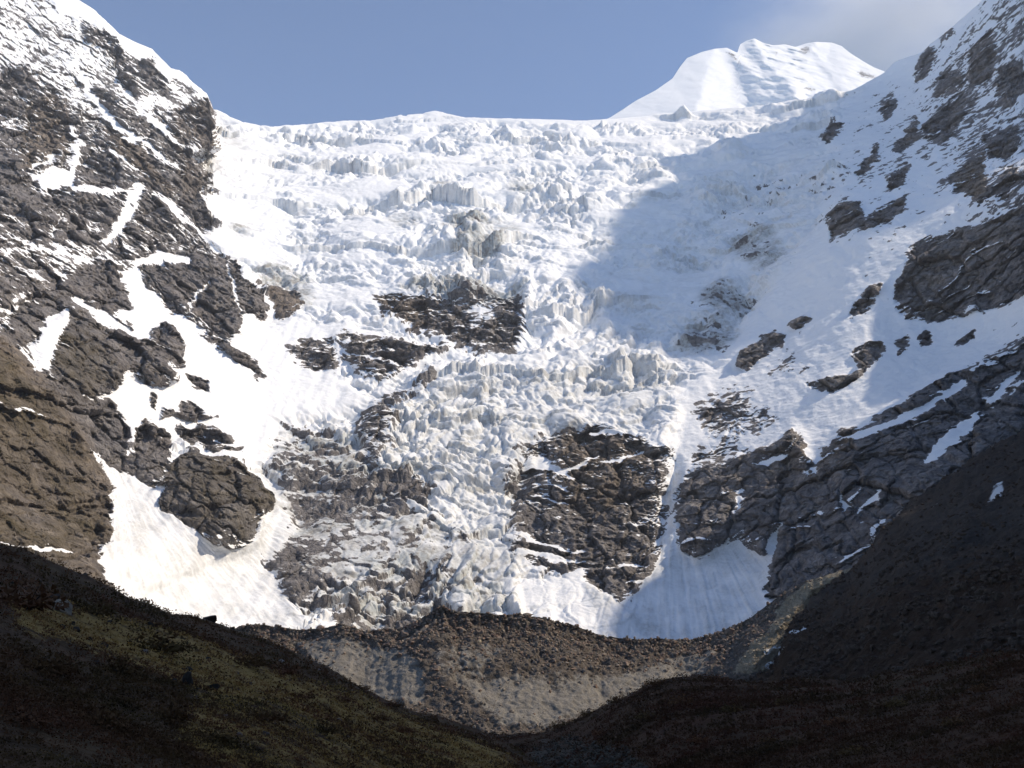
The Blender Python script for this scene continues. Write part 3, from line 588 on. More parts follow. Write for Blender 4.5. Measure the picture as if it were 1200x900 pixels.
# ---- distant snow peak
pus = np.arange(690, 1100, 1.6/Q)
PCREST = [(690, 150), (716, 137), (730, 128), (745, 118), (768, 106), (788, 92), (797, 78), (805, 68), (822, 61), (838, 57), (852, 56), (860, 60), (864, 62), (867, 52), (874, 48), (884, 45), (894, 50), (905, 53), (920, 52), (932, 55), (944, 51), (956, 49), (975, 50), (986, 54), (996, 62), (1010, 71), (1024, 79), (1037, 84), (1060, 105), (1100, 150)]
U, Vv, Yv, spec = sheet(pus, PCREST, [(690, 5300), (1100, 5300)], [(690, 185), (1100, 185)], [(690, 4300), (1100, 4300)], int(170*Q), back=8, back_step=20, back_drop=.6)
Yv = 1/lerp(1/5350, 1/4300, (Vv-45)/140)
def roof(line, off, k):
    line = np.asarray(line, float); best = np.full(U.shape, 9.0)
    for i in range(len(line)-1):
        (ax, ay), (bx, by) = line[i], line[i+1]; ex, ey = bx-ax, by-ay
        t = np.clip(((U-ax)*ex+(Vv-ay)*ey)/(ex*ex+ey*ey), 0, 1); d = np.hypot(U-ax-t*ex, (Vv-ay-t*ey))
        best = np.minimum(best, lerp(off[i], off[i+1], t)+k*np.sqrt(d*d+4))
    return best
Pq = point(U, Vv, Yv); wu = fbm(tuple(Pq[..., k].astype(f32) for k in range(3)), 110, 3, 70)*7
U0, V0 = U.copy(), Vv.copy(); U = U+wu; Vv = Vv-wu*.6
roofs = [roof([(846, 54), (866, 70), (882, 86), (908, 104), (940, 120), (990, 150)], [-.002, -.007, -.014, -.024, -.034, -.05], .0009),
         roof([(836, 56), (829, 78), (823, 100), (815, 140), (805, 180)], [-.003, -.010, -.013, -.020, -.028], .0004),
         roof([(880, 44), (902, 78), (932, 108)], [0, -.020, -.042], .0009), roof([(900, 50), (926, 82), (956, 112)], [0, -.017, -.036], .0009), roof([(926, 53), (944, 78), (972, 110)], [.001, -.012, -.032], .0009),
         roof([(950, 49), (962, 72), (985, 100), (1010, 130)], [.0, -.010, -.026, -.04], .0006), roof([(1000, 62), (1020, 84), (1060, 120)], [.004, -.004, -.012], .0007), roof([(716, 137), (770, 106), (800, 72)], [.03, .018, .006], .0007)]
U, Vv = U0, V0
sm = 350.0
Yv = Yv*(1-np.log(sum(np.exp(-sm*r_) for r_ in roofs))/sm)
P = point(U, Vv, Yv); xp, yp, zp = (P[..., k].astype(f32) for k in range(3))
rr = fbm(((xp+zp)*.707, yp*.3, (xp-zp)*.25), 130, 5, 71, .55, ridged=True)
rgt = smooth(855, 885, U)*(1-smooth(940, 965, U)*.6)
hp = rr*(4+34*rgt)+fbm((xp, yp, zp), 260, 4, 72)*12+fbm((xp, yp, zp), 40, 3, 73)*2.5
P = P-(P/np.linalg.norm(P, axis=-1, keepdims=True))*(hp*1.6)[..., None]
PR = np.zeros(RUU.shape)
for a in [[(722, 132), (732, 123), (742, 120), (738, 128), (726, 136)], [(846, 58), (862, 62), (872, 74), (882, 84), (874, 82), (860, 70)], [(938, 55), (950, 52), (954, 62), (944, 66), (936, 62)], [(1004, 84), (1012, 80), (1034, 88), (1026, 94), (1010, 92)], [(940, 100), (960, 104), (956, 108), (942, 106)], [(905, 60), (915, 58), (912, 70)], [(962, 82), (968, 82), (966, 88)]]:
    paint(PR, .75, 4, a)
pr = sample(PR, U+rr*3, Vv).astype(f32)
cov = np.stack([np.clip(1-pr+rr*.35*smooth(.02, .3, pr), 0, 1), pr*0+.3, pr*0, pr*0], -1)
build_sheet('snow_peak', P, spec, cov, MAT_WALL, label='distant sunlit snow dome and ridge rising behind the icefall', cat='mountain', kind='structure')

# ---- moraine in front of the glacier
def ground_material(name, cols, scale, bump, dist):
    """cover: R = second colour, G = third colour, B = snow"""
    m, nt, b = new_mat(name); g = N(nt)
    pos = g.new('ShaderNodeNewGeometry').outputs['Position']
    at = g.new('ShaderNodeAttribute', attribute_name='cover'); sep = g.new('ShaderNodeSeparateColor'); g.link(at.outputs['Color'], sep.inputs[0])
    n1 = g.remap(g.noise(pos, scale, 7, .68), .28, .72); n2 = g.remap(g.noise(pos, scale*5, 4, .7), .25, .75); n3 = g.remap(g.noise(pos, scale*.22, 4, .6), .3, .7)
    cs = [g.mix(n1, a, b_) for a, b_ in cols]
    base = g.mix(n3, cs[0], cs[3])
    def edge(s): return g.remap(g.math('ADD', s, g.math('MULTIPLY', g.math('SUBTRACT', n1, .5), .7)), .35, .65, smoothstep=True)
    c = g.mix(edge(sep.outputs[0]), base, cs[1]); c = g.mix(edge(sep.outputs[1]), c, cs[2])
    c = g.mix(g.remap(n2, 0, 1, .5, 0), c, g.mix(1.0, c, (.45, .45, .45), 'MULTIPLY'))
    c = g.mix(edge(sep.outputs[2]), c, (.82, .83, .85))
    g.link(c, b.inputs['Base Color'])
    bp = g.new('ShaderNodeBump'); bp.inputs['Strength'].default_value = bump; bp.inputs['Distance'].default_value = dist
    g.link(g.math('ADD', n1, g.math('MULTIPLY', n2, .5)), bp.inputs['Height']); g.link(bp.outputs[0], b.inputs['Normal'])
    return m
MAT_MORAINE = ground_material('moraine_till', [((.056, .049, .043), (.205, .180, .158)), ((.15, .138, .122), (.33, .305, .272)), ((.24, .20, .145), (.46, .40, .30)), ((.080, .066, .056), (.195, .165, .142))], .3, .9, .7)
mus = np.concatenate([np.arange(20, 255, 6), np.arange(255, 1040, 1.4/Q)])
MCREST = [(20, 790), (120, 762), (255, 742), (285, 734), (310, 732), (350, 738), (376, 737), (400, 732), (430, 741), (470, 737), (495, 724), (505, 716), (520, 711), (535, 718), (560, 719), (590, 722), (610, 720), (640, 726), (680, 736), (710, 746), (740, 750), (790, 752), (820, 748), (850, 738), (880, 724), (900, 709), (920, 696), (940, 684), (960, 679), (985, 670), (1002, 665), (1040, 650)]
U, Vv, Yv, spec = sheet(mus, MCREST, [(20, 480), (255, 470), (520, 452), (800, 470), (900, 462), (1000, 448), (1040, 440)], [(20, 880), (1040, 880)], [(20, 410), (255, 402), (600, 396), (800, 396), (1040, 360)], int(185*Q), back=9, back_step=5, back_drop=.35, prof=1.5)
MFACE = np.zeros(RUU.shape); MLIT = np.zeros(RUU.shape); MREL = np.zeros(RUU.shape)
paint(MFACE, 1.0, 10, [(340, 752), (400, 752), (440, 760), (480, 775), (500, 800), (500, 835), (440, 830), (380, 790)])
paint(MFACE, .85, 14, [(530, 805), (600, 800), (660, 805), (720, 800), (800, 775), (840, 770), (820, 800), (740, 830), (640, 865), (590, 860)])
paint(MFACE, .5, 10, [(505, 770), (560, 755), (600, 770), (560, 800), (520, 800)])
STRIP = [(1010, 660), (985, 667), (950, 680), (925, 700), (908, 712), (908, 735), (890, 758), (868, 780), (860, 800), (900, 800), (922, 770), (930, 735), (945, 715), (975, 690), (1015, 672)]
paint(MLIT, .85, 6, STRIP)  # sunlit strip of the crest, its brightness painted as paler ground
stroke(MREL, 1, (10, 16, 26, 26), [(1005, 668), (950, 694), (916, 735), (880, 790)], 12)
P = point(U, Vv, Yv); xm, ym, zm = (P[..., k].astype(f32) for k in range(3))
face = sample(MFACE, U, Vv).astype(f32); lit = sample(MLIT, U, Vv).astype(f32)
tm = np.linspace(0, 1, U.shape[0])[:, None]
flute = fbm((xm, ym*.15, zm*.12), 7.5, 4, 81, .6, ridged=True)
lump = fbm((xm, ym, zm*1.2), 26, 5, 82, .55); small = fbm((xm, ym, zm), 4.5, 4, 83, .6, ridged=True)
gul = fbm((xm+zm*.5, ym*.3, zm*.2), 30, 3, 84, .5, ridged=True)
hm = lump*5.0*(1-.5*face)+small*(2.0-1.0*face)+fbm((xm, ym, zm), 11, 4, 85, .6)*2.2*(1-.7*face)+flute*face*.9+gul*2.2*smooth(.15, .5, tm)+smooth(.02, .25, tm)*1.5
nrm = grid_normals(P)
P = P+(nrm*.7+np.array([0, -.6, .25]))*hm[..., None]; P = P-(P/np.linalg.norm(P, axis=-1, keepdims=True))*(sample(MREL, U, Vv)*14)[..., None]
msnow = np.zeros(RUU.shape)
for a in [[(895, 775), (912, 768), (926, 762), (920, 770), (900, 780)], [(893, 794), (905, 785), (912, 784), (902, 793)]]: paint(msnow, .9, 2, a)
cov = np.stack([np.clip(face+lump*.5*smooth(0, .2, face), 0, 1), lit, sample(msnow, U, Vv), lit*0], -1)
build_sheet('moraine', P, spec, cov, MAT_MORAINE, label='grey brown moraine ridge of rubble below the glacier', cat='moraine', kind='structure')
MOR = (U, Vv, P, face, lit)

# ---- slopes that close the view: shaded hillside beyond, dark mound and stream bed, heath hill
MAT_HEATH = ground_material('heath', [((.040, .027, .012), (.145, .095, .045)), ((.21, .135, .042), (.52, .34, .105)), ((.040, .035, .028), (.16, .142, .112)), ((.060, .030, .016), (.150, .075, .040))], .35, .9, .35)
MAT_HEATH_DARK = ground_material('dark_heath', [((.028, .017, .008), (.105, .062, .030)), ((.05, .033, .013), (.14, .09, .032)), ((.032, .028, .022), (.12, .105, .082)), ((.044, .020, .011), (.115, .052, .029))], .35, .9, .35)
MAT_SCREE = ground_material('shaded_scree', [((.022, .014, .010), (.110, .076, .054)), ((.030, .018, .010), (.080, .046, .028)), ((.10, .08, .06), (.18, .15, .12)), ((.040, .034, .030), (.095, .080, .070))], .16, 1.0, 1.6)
hus = np.concatenate([np.arange(880, 1215, 2.0/Q), np.arange(1215, 1530, 9)])
U, Vv, Yv, spec = sheet(hus, [(880, 802), (905, 793), (915, 772), (925, 738), (945, 716), (970, 694), (1000, 669), (1030, 632), (1060, 601), (1100, 571), (1130, 545), (1165, 526), (1200, 508), (1350, 430), (1530, 330)], [(880, 335), (915, 345), (1000, 425), (1060, 470), (1200, 560), (1530, 640)],
                        [(880, 1010), (1530, 1010)], [(880, 132), (1000, 112), (1200, 90), (1530, 70)], int(230*Q), back=8, back_step=10, back_drop=.3)
P = point(U, Vv, Yv); xh, yh, zh = (P[..., k].astype(f32) for k in range(3))
hh = fbm((xh+zh, yh*.5, (xh-zh)*.5), 55, 6, 91, .6)*8+fbm((xh, yh, zh), 16, 5, 92, .62, ridged=True)*3.2
P = P+(grid_normals(P)*.5+np.array([0, 0, .5]))*hh[..., None]
cvs = np.zeros(RUU.shape)
for a in [[(1155, 586), (1172, 574), (1180, 573), (1172, 582), (1158, 590)], [(895, 775), (912, 768), (928, 760), (920, 770), (900, 780)], [(893, 795), (905, 785), (913, 783), (902, 794)], [(925, 745), (955, 738), (952, 742), (928, 750)], [(1090, 602), (1100, 592), (1104, 594)]]: paint(cvs, .85, 2.5, a)
veg_h = smooth(640, 800, Vv+.25*(U-1000)).astype(f32)
HILLR = (U, Vv, P)
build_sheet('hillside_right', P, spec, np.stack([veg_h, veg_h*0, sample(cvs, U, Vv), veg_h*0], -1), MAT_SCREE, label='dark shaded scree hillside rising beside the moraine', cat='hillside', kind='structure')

OLIVE = np.zeros(RUU.shape); GRAV = np.zeros(RUU.shape)
paint(OLIVE, .75, 16, [(10, 705), (60, 706), (150, 728), (230, 752), (300, 778), (400, 812), (470, 835), (540, 862), (600, 892), (610, 930), (540, 930), (430, 880), (300, 840), (200, 800), (90, 760), (20, 740)])
paint(OLIVE, .5, 20, [(240, 800), (400, 830), (520, 870), (560, 930), (300, 930), (200, 860)])
paint(GRAV, .55, 9, [(632, 868), (660, 862), (690, 868), (735, 880), (760, 890), (765, 930), (630, 930), (618, 885)])
rus = np.concatenate([np.arange(555, 1215, 1.8/Q), np.arange(1215, 1530, 9)])
U, Vv, Yv, spec = sheet(rus, [(555, 862), (600, 862), (620, 859), (645, 857), (670, 850), (690, 840), (712, 826), (735, 813), (760, 802), (790, 794), (830, 795), (870, 797), (920, 798), (1000, 796), (1100, 780), (1200, 757), (1530, 650)], [(555, 330), (620, 310), (690, 270), (760, 240), (900, 215), (1200, 150), (1530, 90)],
                        [(555, 1010), (1530, 1010)], [(555, 110), (760, 75), (1000, 45), (1530, 26)], int(190*Q), back=8, back_step=5, back_drop=.25)
P = point(U, Vv, Yv); xh, yh, zh = (P[..., k].astype(f32) for k in range(3))
hr_ = fbm((xh, yh, zh), 24, 5, 95, .5)*2.0+fbm((xh, yh, zh), 3.5, 3, 96, .6, ridged=True)*.35
amp = np.clip(Yv/150, .25, 1.1)
P = P+np.array([0, 0, 1.0])*(hr_*amp)[..., None]
gv = sample(GRAV, U, Vv)
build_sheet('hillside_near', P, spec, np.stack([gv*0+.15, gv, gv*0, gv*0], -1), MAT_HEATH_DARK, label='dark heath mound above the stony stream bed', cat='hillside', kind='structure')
MOUND = (U, Vv, P, gv)
lus = np.concatenate([np.arange(-330, -12, 9), np.arange(-12, 665, 1.7/Q)])
LCREST = [(-330, 505), (-100, 602), (0, 641), (30, 650), (60, 663), (100, 679), (125, 690), (150, 701), (175, 708), (200, 718), (225, 723), (242, 728), (265, 737), (290, 746), (310, 752), (330, 760), (355, 770), (380, 781), (400, 792), (420, 803), (450, 822), (475, 833), (500, 841), (530, 848), (560, 858), (590, 872), (620, 888), (665, 915)]
U, Vv, Yv, spec = sheet(lus, LCREST, [(-330, 75), (0, 140), (290, 215), (450, 250), (560, 265), (665, 240)], [(-330, 1010), (665, 1010)], [(-330, 14), (0, 24), (300, 30), (665, 60)], int(300*Q), back=8, back_step=4, back_drop=.3)
P = point(U, Vv, Yv); xh, yh, zh = (P[..., k].astype(f32) for k in range(3))
hl = fbm((xh, yh, zh), 26, 5, 98, .5)*2.2+fbm((xh, yh, zh), 4, 4, 99, .6, ridged=True)*.40
amp = np.clip(Yv/140, .10, 1.1)
P = P+np.array([0, 0, 1.0])*(hl*amp)[..., None]
ol = sample(OLIVE, U, Vv)
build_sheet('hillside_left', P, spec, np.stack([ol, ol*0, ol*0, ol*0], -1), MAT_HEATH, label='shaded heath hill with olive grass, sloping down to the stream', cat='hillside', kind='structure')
HILL = (U, Vv, P, ol)

# ---- valley floor under everything
fx, fy = np.meshgrid(np.linspace(-4200, 4200, 60), np.linspace(-2500, 6400, 70))
fz = np.full(fx.shape, -34.0)-8*(np.hypot(fx, fy) > 3000)
add('valley_floor', make_mesh('valley_floor', np.stack([fx, fy, fz], -1).reshape(-1, 3), grid_faces(*fx.shape), MAT_SCREE, np.zeros((fx.size, 4))), None, label='dark stony valley floor below the slopes', cat='ground', kind='structure')

# ---- unseen valley side added beyond the frame, its crest shaped to shade the near slopes
cw = [(60, 60, -4), (110, 200, 8), (180, 330, 45), (300, 560, 110), (440, 860, 150), (80, -200, 0), (90, -500, 0),
      (330, 60, 190), (350, -300, 190), (380, 300, 190), (470, 560, 240), (600, 860, 260), (640, -500, 760), (680, -150, 800), (700, 120, 820), (715, 250, 800), (745, 340, 690), (585, 420, 450), (580, 478, 474), (690, 420, 548), (780, 412, 634), (785, 465, 676), (800, 520, 705), (830, 600, 735), (820, 700, 720), (800, 860, 600), (790, 1010, 668), (810, 1130, 672), (820, 1240, 520), (700, 1100, 450), (640, 1000, 330), (1400, 1250, 500), (1300, -300, 400), (1300, 300, 380), (1400, 860, 500), (1900, 0, 100), (1900, 900, 250)]
ev_w = tps([(a/300, b/300) for a, b, c in cw], [c for a, b, c in cw], 1e-3)
yy = np.linspace(-700, 1260, 90); tx = np.linspace(0, 1, 100)
GX = np.zeros((90, 100)); GY = np.repeat(yy[:, None], 100, 1)
x0 = np.where(yy > 0, .53*yy+35, 45-.1*yy); GX = x0[:, None]+tx[None]**1.2*(1900-x0[:, None])
gx, gy = GX.astype(f32), GY.astype(f32)
GZ = ev_w(GX/300, GY/300)+fbm((gx, gy, gx*0), 260, 6, 111, .5, ridged=True)*7*smooth(0, .12, tx)[None]-14
wc = np.stack([GZ*0+.2, GZ*0, smooth(520, 800, GZ)*.4, GZ*0], -1)
add('shading_valley_side', make_mesh('shading_valley_side', np.stack([GX, GY, GZ], -1).reshape(-1, 3), grid_faces(90, 100), MAT_SCREE, wc.reshape(-1, 4)), None, label='unseen rocky valley side added to shade the near slopes', cat='mountain', kind='structure')
# ---- unseen ridge added beyond the frame, crest heights fitted to shadow the icefall
ry = np.linspace(1240, 2700, 120); rx = np.linspace(1180, 2300, 60)
rc = fbm((ry.astype(f32)*0, ry.astype(f32), ry.astype(f32)*0), 150, 5, 116, .62)*75*smooth(1500, 1650, ry)+interp(ry, [(1240, 900), (1300, 1120), (1430, 1340), (1560, 1650), (1632, 1765), (1745, 1918), (1850, 1948), (1985, 2038), (2040, 2072), (2210, 2052), (2370, 1990), (2600, 1700), (2700, 1500)])
RX, RY = np.meshgrid(rx, ry); rxx, ryy = RX.astype(f32), RY.astype(f32)
dxr = RX-1500-12*np.sin(RY/60.0)
RZ = rc[:, None]-np.where(dxr < 0, -dxr*1.15, dxr*.9)+fbm((rxx, ryy, rxx*0), 120, 5, 113, .5)*np.clip(np.abs(dxr)/6, 2, 30)
rcov = np.stack([.65+.35*fbm((rxx, ryy, rxx*0), 60, 4, 114), RZ*0+.3, RZ*0, RZ*0], -1)
add('shadow_ridge', make_mesh('shadow_ridge', np.stack([RX, RY, RZ], -1).reshape(-1, 3), grid_faces(120, 60), MAT_WALL, rcov.reshape(-1, 4)), top[2])
print('sheets', time.time()-T0)

# ------------------------------------------------------------------ boulders, rubble, shrubs, scrub
rng = np.random.default_rng(7)
def ico(sub):
    t = (1+5**.5)/2
    v = [(-1, t, 0), (1, t, 0), (-1, -t, 0), (1, -t, 0), (0, -1, t), (0, 1, t), (0, -1, -t), (0, 1, -t), (t, 0, -1), (t, 0, 1), (-t, 0, -1), (-t, 0, 1)]
    f = [(0, 11, 5), (0, 5, 1), (0, 1, 7), (0, 7, 10), (0, 10, 11), (1, 5, 9), (5, 11, 4), (11, 10, 2), (10, 7, 6), (7, 1, 8), (3, 9, 4), (3, 4, 2), (3, 2, 6), (3, 6, 8), (3, 8, 9), (4, 9, 5), (2, 4, 11), (6, 2, 10), (8, 6, 7), (9, 8, 1)]
    v = [np.array(q, float)/np.linalg.norm(q) for q in v]
    for _ in range(sub):
        nf, mid_ = [], {}
        def m(a, b):
            k = (min(a, b), max(a, b))
            if k not in mid_:
                q = v[a]+v[b]; v.append(q/np.linalg.norm(q)); mid_[k] = len(v)-1
            return mid_[k]
        for a, b, c in f:
            x_, y_, z_ = m(a, b), m(b, c), m(c, a); nf += [(a, x_, z_), (b, y_, x_), (c, z_, y_), (x_, y_, z_)]
        f = nf
    return np.array(v), np.array(f)
def boulder_shape(sub, seed):
    r_ = np.random.default_rng(seed); v, f = ico(sub)
    for _ in range(9):          # broken faces: cut by planes
        n = r_.normal(size=3); n /= np.linalg.norm(n); d = r_.uniform(.45, .8); h = v@n
        v = v-np.outer(np.clip(h-d, 0, None), n)
    v = v*r_.uniform(.7, 1.25, 3)
    v = v*(1+.05*r_.normal(size=(len(v), 1)))
    v[:, 2] += .28
    return v, f
def stone_material(name, a, b_, c):
    m, nt, b = new_mat(name); g = N(nt)
    pos = g.new('ShaderNodeNewGeometry').outputs['Position']; oi = g.new('ShaderNodeObjectInfo').outputs['Random']
    n = g.remap(g.noise(pos, 1.6, 6, .65), .28, .72)
    cc = g.mix(n, a, b_); cc = g.mix(g.math('MULTIPLY', g.remap(g.noise(pos, .45, 2), .42, .62), .9), cc, c)
    cc = g.mix(g.math('MULTIPLY', oi, .5), cc, g.mix(1.0, cc, (.55, .52, .5), 'MULTIPLY'))
    g.link(cc, b.inputs['Base Color'])
    bp = g.new('ShaderNodeBump'); bp.inputs['Strength'].default_value = .6; bp.inputs['Distance'].default_value = .12; g.link(n, bp.inputs['Height']); g.link(bp.outputs[0], b.inputs['Normal'])
    return m
MAT_STONE = stone_material('moraine_stone', (.07, .058, .048), (.36, .31, .26), (.20, .135, .105))
MAT_PALE = stone_material('pale_stone', (.20, .17, .125), (.44, .39, .30), (.30, .24, .17))
MAT_DARKSTONE = stone_material('lichen_stone', (.025, .022, .018), (.085, .075, .062), (.06, .04, .03))
MAT_STREAM = stone_material('stream_stone', (.035, .03, .022), (.15, .132, .10), (.085, .07, .053))
def boulder_meshes(mat, tagname):
    out = []
    for s in range(5):
        v, f = boulder_shape(1, 40+s); out.append(make_mesh(tagname, v, f, mat, smooth_shade=False))
    return out
BM, BP, BD = boulder_meshes(MAT_STONE, 'boulder'), boulder_meshes(MAT_PALE, 'pale_boulder'), boulder_meshes(MAT_DARKSTONE, 'dark_boulder')
def at_pixel(sheet_, u, v):
    U_, V_, P_ = sheet_[:3]; k = np.argmin((U_-u)**2+(V_-v)**2); return P_.reshape(-1, 3)[k]
def put_boulder(meshes, loc, size, label, group=None, squash=(1, 1, 1), name='boulder'):
    o = add(name, meshes[rng.integers(len(meshes))], None, label=label, cat='boulder', group=group)
    o.location = (loc[0], loc[1], loc[2]-.12*size*squash[2]); o.scale = tuple(.5*size*np.array(squash)*rng.uniform(.85, 1.15, 3)); o.rotation_euler = (rng.uniform(-.3, .3), rng.uniform(-.3, .3), rng.uniform(0, 6.28))
    return o
# moraine boulders that can be told apart, then the small rubble
U_, V_, P_, face_, lit_ = MOR
rows_, cols_ = U_.shape
tmr = np.linspace(0, 1, rows_)[:, None]+0*U_
w_up = np.exp(-((tmr-.10)/.16)**2)+.22*(1-face_)*(tmr < .8)+.5*np.exp(-(tmr/.03)**2)
w_up = w_up*(U_ < 880)*(1-smooth(.3, .8, lit_)); w_up /= w_up.sum()
for k in rng.choice(w_up.size, 150, p=w_up.ravel(), replace=False):
    on_crest = tmr.ravel()[k] < .05
    put_boulder(BM, P_.reshape(-1, 3)[k], rng.uniform(1.2, 2.4)*(1.9 if rng.random() < .2 else 1), 'grey brown boulder on the top edge of the moraine below the ice' if on_crest else 'rough grey brown boulder lying among the rubble of the moraine face', 'boulders on the moraine crest' if on_crest else 'boulders on the moraine face')
w_l = np.clip(lit_-.35, 0, 1); w_l /= w_l.sum()
for k in rng.choice(w_l.size, 70, p=w_l.ravel(), replace=False):
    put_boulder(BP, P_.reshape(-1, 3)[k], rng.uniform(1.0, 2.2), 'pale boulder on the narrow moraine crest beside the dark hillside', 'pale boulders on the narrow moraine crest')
put_boulder(BM, at_pixel(MOR, 619, 722), 5.2, 'large dark block sitting on the moraine crest below the ice', None, (1.3, 1, .75))
put_boulder(BM, at_pixel(MOR, 376, 738), 4.0, 'brown block on the moraine crest below the avalanche fan', None, (1, 1, .9))
put_boulder(BP, at_pixel(MOR, 560, 757), 3.0, 'single pale boulder on the upper moraine face', None, (1, 1, 1))
def scatter(name, pts, sizes, mat, sub, label, seeds=6, squash=.8, parent=None):
    V_all, F_all, off = [], [], 0
    which = rng.integers(seeds, size=len(pts))
    for s in range(seeds):
        v, f = boulder_shape(sub, 90+s); m_ = np.where(which == s)[0]
        if not len(m_): continue
        a = rng.uniform(0, 6.28, len(m_)); c_, s_ = np.cos(a), np.sin(a); sc = sizes[m_, None]*.5*rng.uniform(.75, 1.25, (len(m_), 3)); sc[:, 2] *= squash
        q = v[None]*sc[:, None]; q = np.stack([q[..., 0]*c_[:, None]-q[..., 1]*s_[:, None], q[..., 0]*s_[:, None]+q[..., 1]*c_[:, None], q[..., 2]], -1)+pts[m_][:, None]
        V_all.append(q.reshape(-1, 3)); F_all.append((f[None]+(np.arange(len(m_))*len(v))[:, None, None]).reshape(-1, 3)+off); off += len(m_)*len(v)
    return add(name, make_mesh(name, np.concatenate(V_all), np.concatenate(F_all), mat, smooth_shade=False), parent, label=label, cat='rubble', kind='stuff')
w_r = (np.exp(-((tmr-.12)/.2)**2)+.30*(1-face_)+.10)*(1-.85*face_)*(1-smooth(.4, .8, lit_)); w_r /= w_r.sum()
ks = rng.choice(w_r.size, 20000, p=w_r.ravel())
scatter('rubble', P_.reshape(-1, 3)[ks]+rng.normal(0, .3, (len(ks), 3))*[1, 1, .1], .35+1.7*rng.random(len(ks))**4, MAT_STONE, 0, 'brown stony rubble covering the moraine')
ks = rng.choice(w_l.size, 2200, p=w_l.ravel())
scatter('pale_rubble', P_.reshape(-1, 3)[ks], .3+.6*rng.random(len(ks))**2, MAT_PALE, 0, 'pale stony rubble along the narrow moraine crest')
# stream bed
U2, V2, P2_, gv2 = MOUND
w_s = np.clip(gv2-.3, 0, 1)*(U2 > 600); w_s /= w_s.sum(); ks = rng.choice(w_s.size, 1500, p=w_s.ravel())
scatter('stream_stones', P2_.reshape(-1, 3)[ks], .2+1.0*rng.random(len(ks))**3, MAT_STREAM, 0, 'grey stones of the stream bed between the dark slopes')
for k in rng.choice(w_s.size, 16, p=w_s.ravel(), replace=False):
    o = put_boulder(BD, P2_.reshape(-1, 3)[k], rng.uniform(1.0, 2.1), 'dark boulder among the grey stones of the stream bed', 'boulders in the stream bed')
    
# stones lying on the shaded hillside
okh = ((HILLR[0] < 1230) & (HILLR[1] < 860)).ravel(); ph = fbm(tuple(HILLR[2][..., k].astype(f32) for k in range(3)), 30, 3, 130).ravel(); wh = okh*(.15+smooth(-.1, .4, ph)); wh /= wh.sum(); ks = rng.choice(okh.size, 5000, p=wh)
MAT_HILLSTONE = stone_material('hillside_stone', (.020, .014, .010), (.12, .088, .066), (.06, .04, .03))
scatter('hillside_scree', HILLR[2].reshape(-1, 3)[ks], .5+1.6*rng.random(len(ks))**3, MAT_HILLSTONE, 0, 'dark scattered scree lying on the shaded hillside')
# boulders on the heath hill
put_boulder(BP, at_pixel(HILL, 70, 716), 2.6, 'large pale boulder half sunk in the heath hill', None, (1, 1, .8)); put_boulder(BD, at_pixel(HILL, 62, 706), 1.7, 'dark flat boulder touching the large pale boulder', None, (1.2, 1, .5))
put_boulder(BD, at_pixel(HILL, 218, 806), 1.5, 'tall dark upright boulder in the olive grass', None, (.7, .7, 1.5)); put_boulder(BD, at_pixel(HILL, 248, 812), 1.1, 'low dark boulder beside the tall upright boulder', None, (1.2, 1, .7))
put_boulder(BD, at_pixel(HILL, 246, 730), 2.6, 'dark boulder standing on the heath hill crest against the snow', None, (1, 1, 1.0))
U3, V3, P3_, ol3 = HILL
cand = np.where(((V3 < 870) & (U3 > 0) & (P3_[..., 1] > 50)).ravel())[0]
for k in rng.choice(cand, 46, replace=False):
    y_ = P3_.reshape(-1, 3)[k, 1]; put_boulder(BD if rng.random() < .6 else BM, P3_.reshape(-1, 3)[k], rng.uniform(.4, .95)*(y_/110)**.7, 'small stone lying in the heath of the near hill', 'small stones on the heath hill')
# shrubs: twigs and leaves
def leaf_material(name, a, b_, c):
    m, nt, b = new_mat(name); g = N(nt)
    pos = g.new('ShaderNodeNewGeometry').outputs['Position']
    n = g.remap(g.noise(pos, .55, 5, .65), .3, .7); n2 = g.remap(g.noise(pos, .09, 3), .38, .62)
    g.link(g.mix(n2, g.mix(n, a, b_), c), b.inputs['Base Color']); return m
MAT_LEAF = leaf_material('shrub_leaf', (.040, .026, .010), (.150, .098, .036), (.150, .066, .032))
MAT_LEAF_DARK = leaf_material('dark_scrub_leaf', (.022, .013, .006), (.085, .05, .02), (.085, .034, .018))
MAT_GRASS = leaf_material('dry_grass', (.25, .16, .045), (.55, .36, .115), (.34, .195, .07))
MAT_TWIG = leaf_material('twig', (.02, .015, .011), (.05, .04, .03), (.035, .025, .02))
def clump(n, spread, height, width, seed, up=.5):
    """n leaf triangles spread through a low dome"""
    r_ = np.random.default_rng(seed)
    d = r_.normal(size=(n, 3)); d[:, 2] = np.abs(d[:, 2])*up+.1; d /= np.linalg.norm(d, axis=1, keepdims=True)
    rad = r_.uniform(.35, 1, (n, 1)); c = d*rad*[spread, spread, height]
    t1 = r_.normal(size=(n, 3)); t1 /= np.linalg.norm(t1, axis=1, keepdims=True); t2 = np.cross(t1, d); t2 /= np.linalg.norm(t2, axis=1, keepdims=True)+1e-6
    w = width*r_.uniform(.6, 1.4, (n, 1))
    return np.stack([c-t1*w, c+t1*w*.6+t2*w*.5, c+t2*w*1.6+d*w], 1).reshape(-1, 3), np.arange(3*n).reshape(-1, 3)
shrub_me, twig_me = [], []
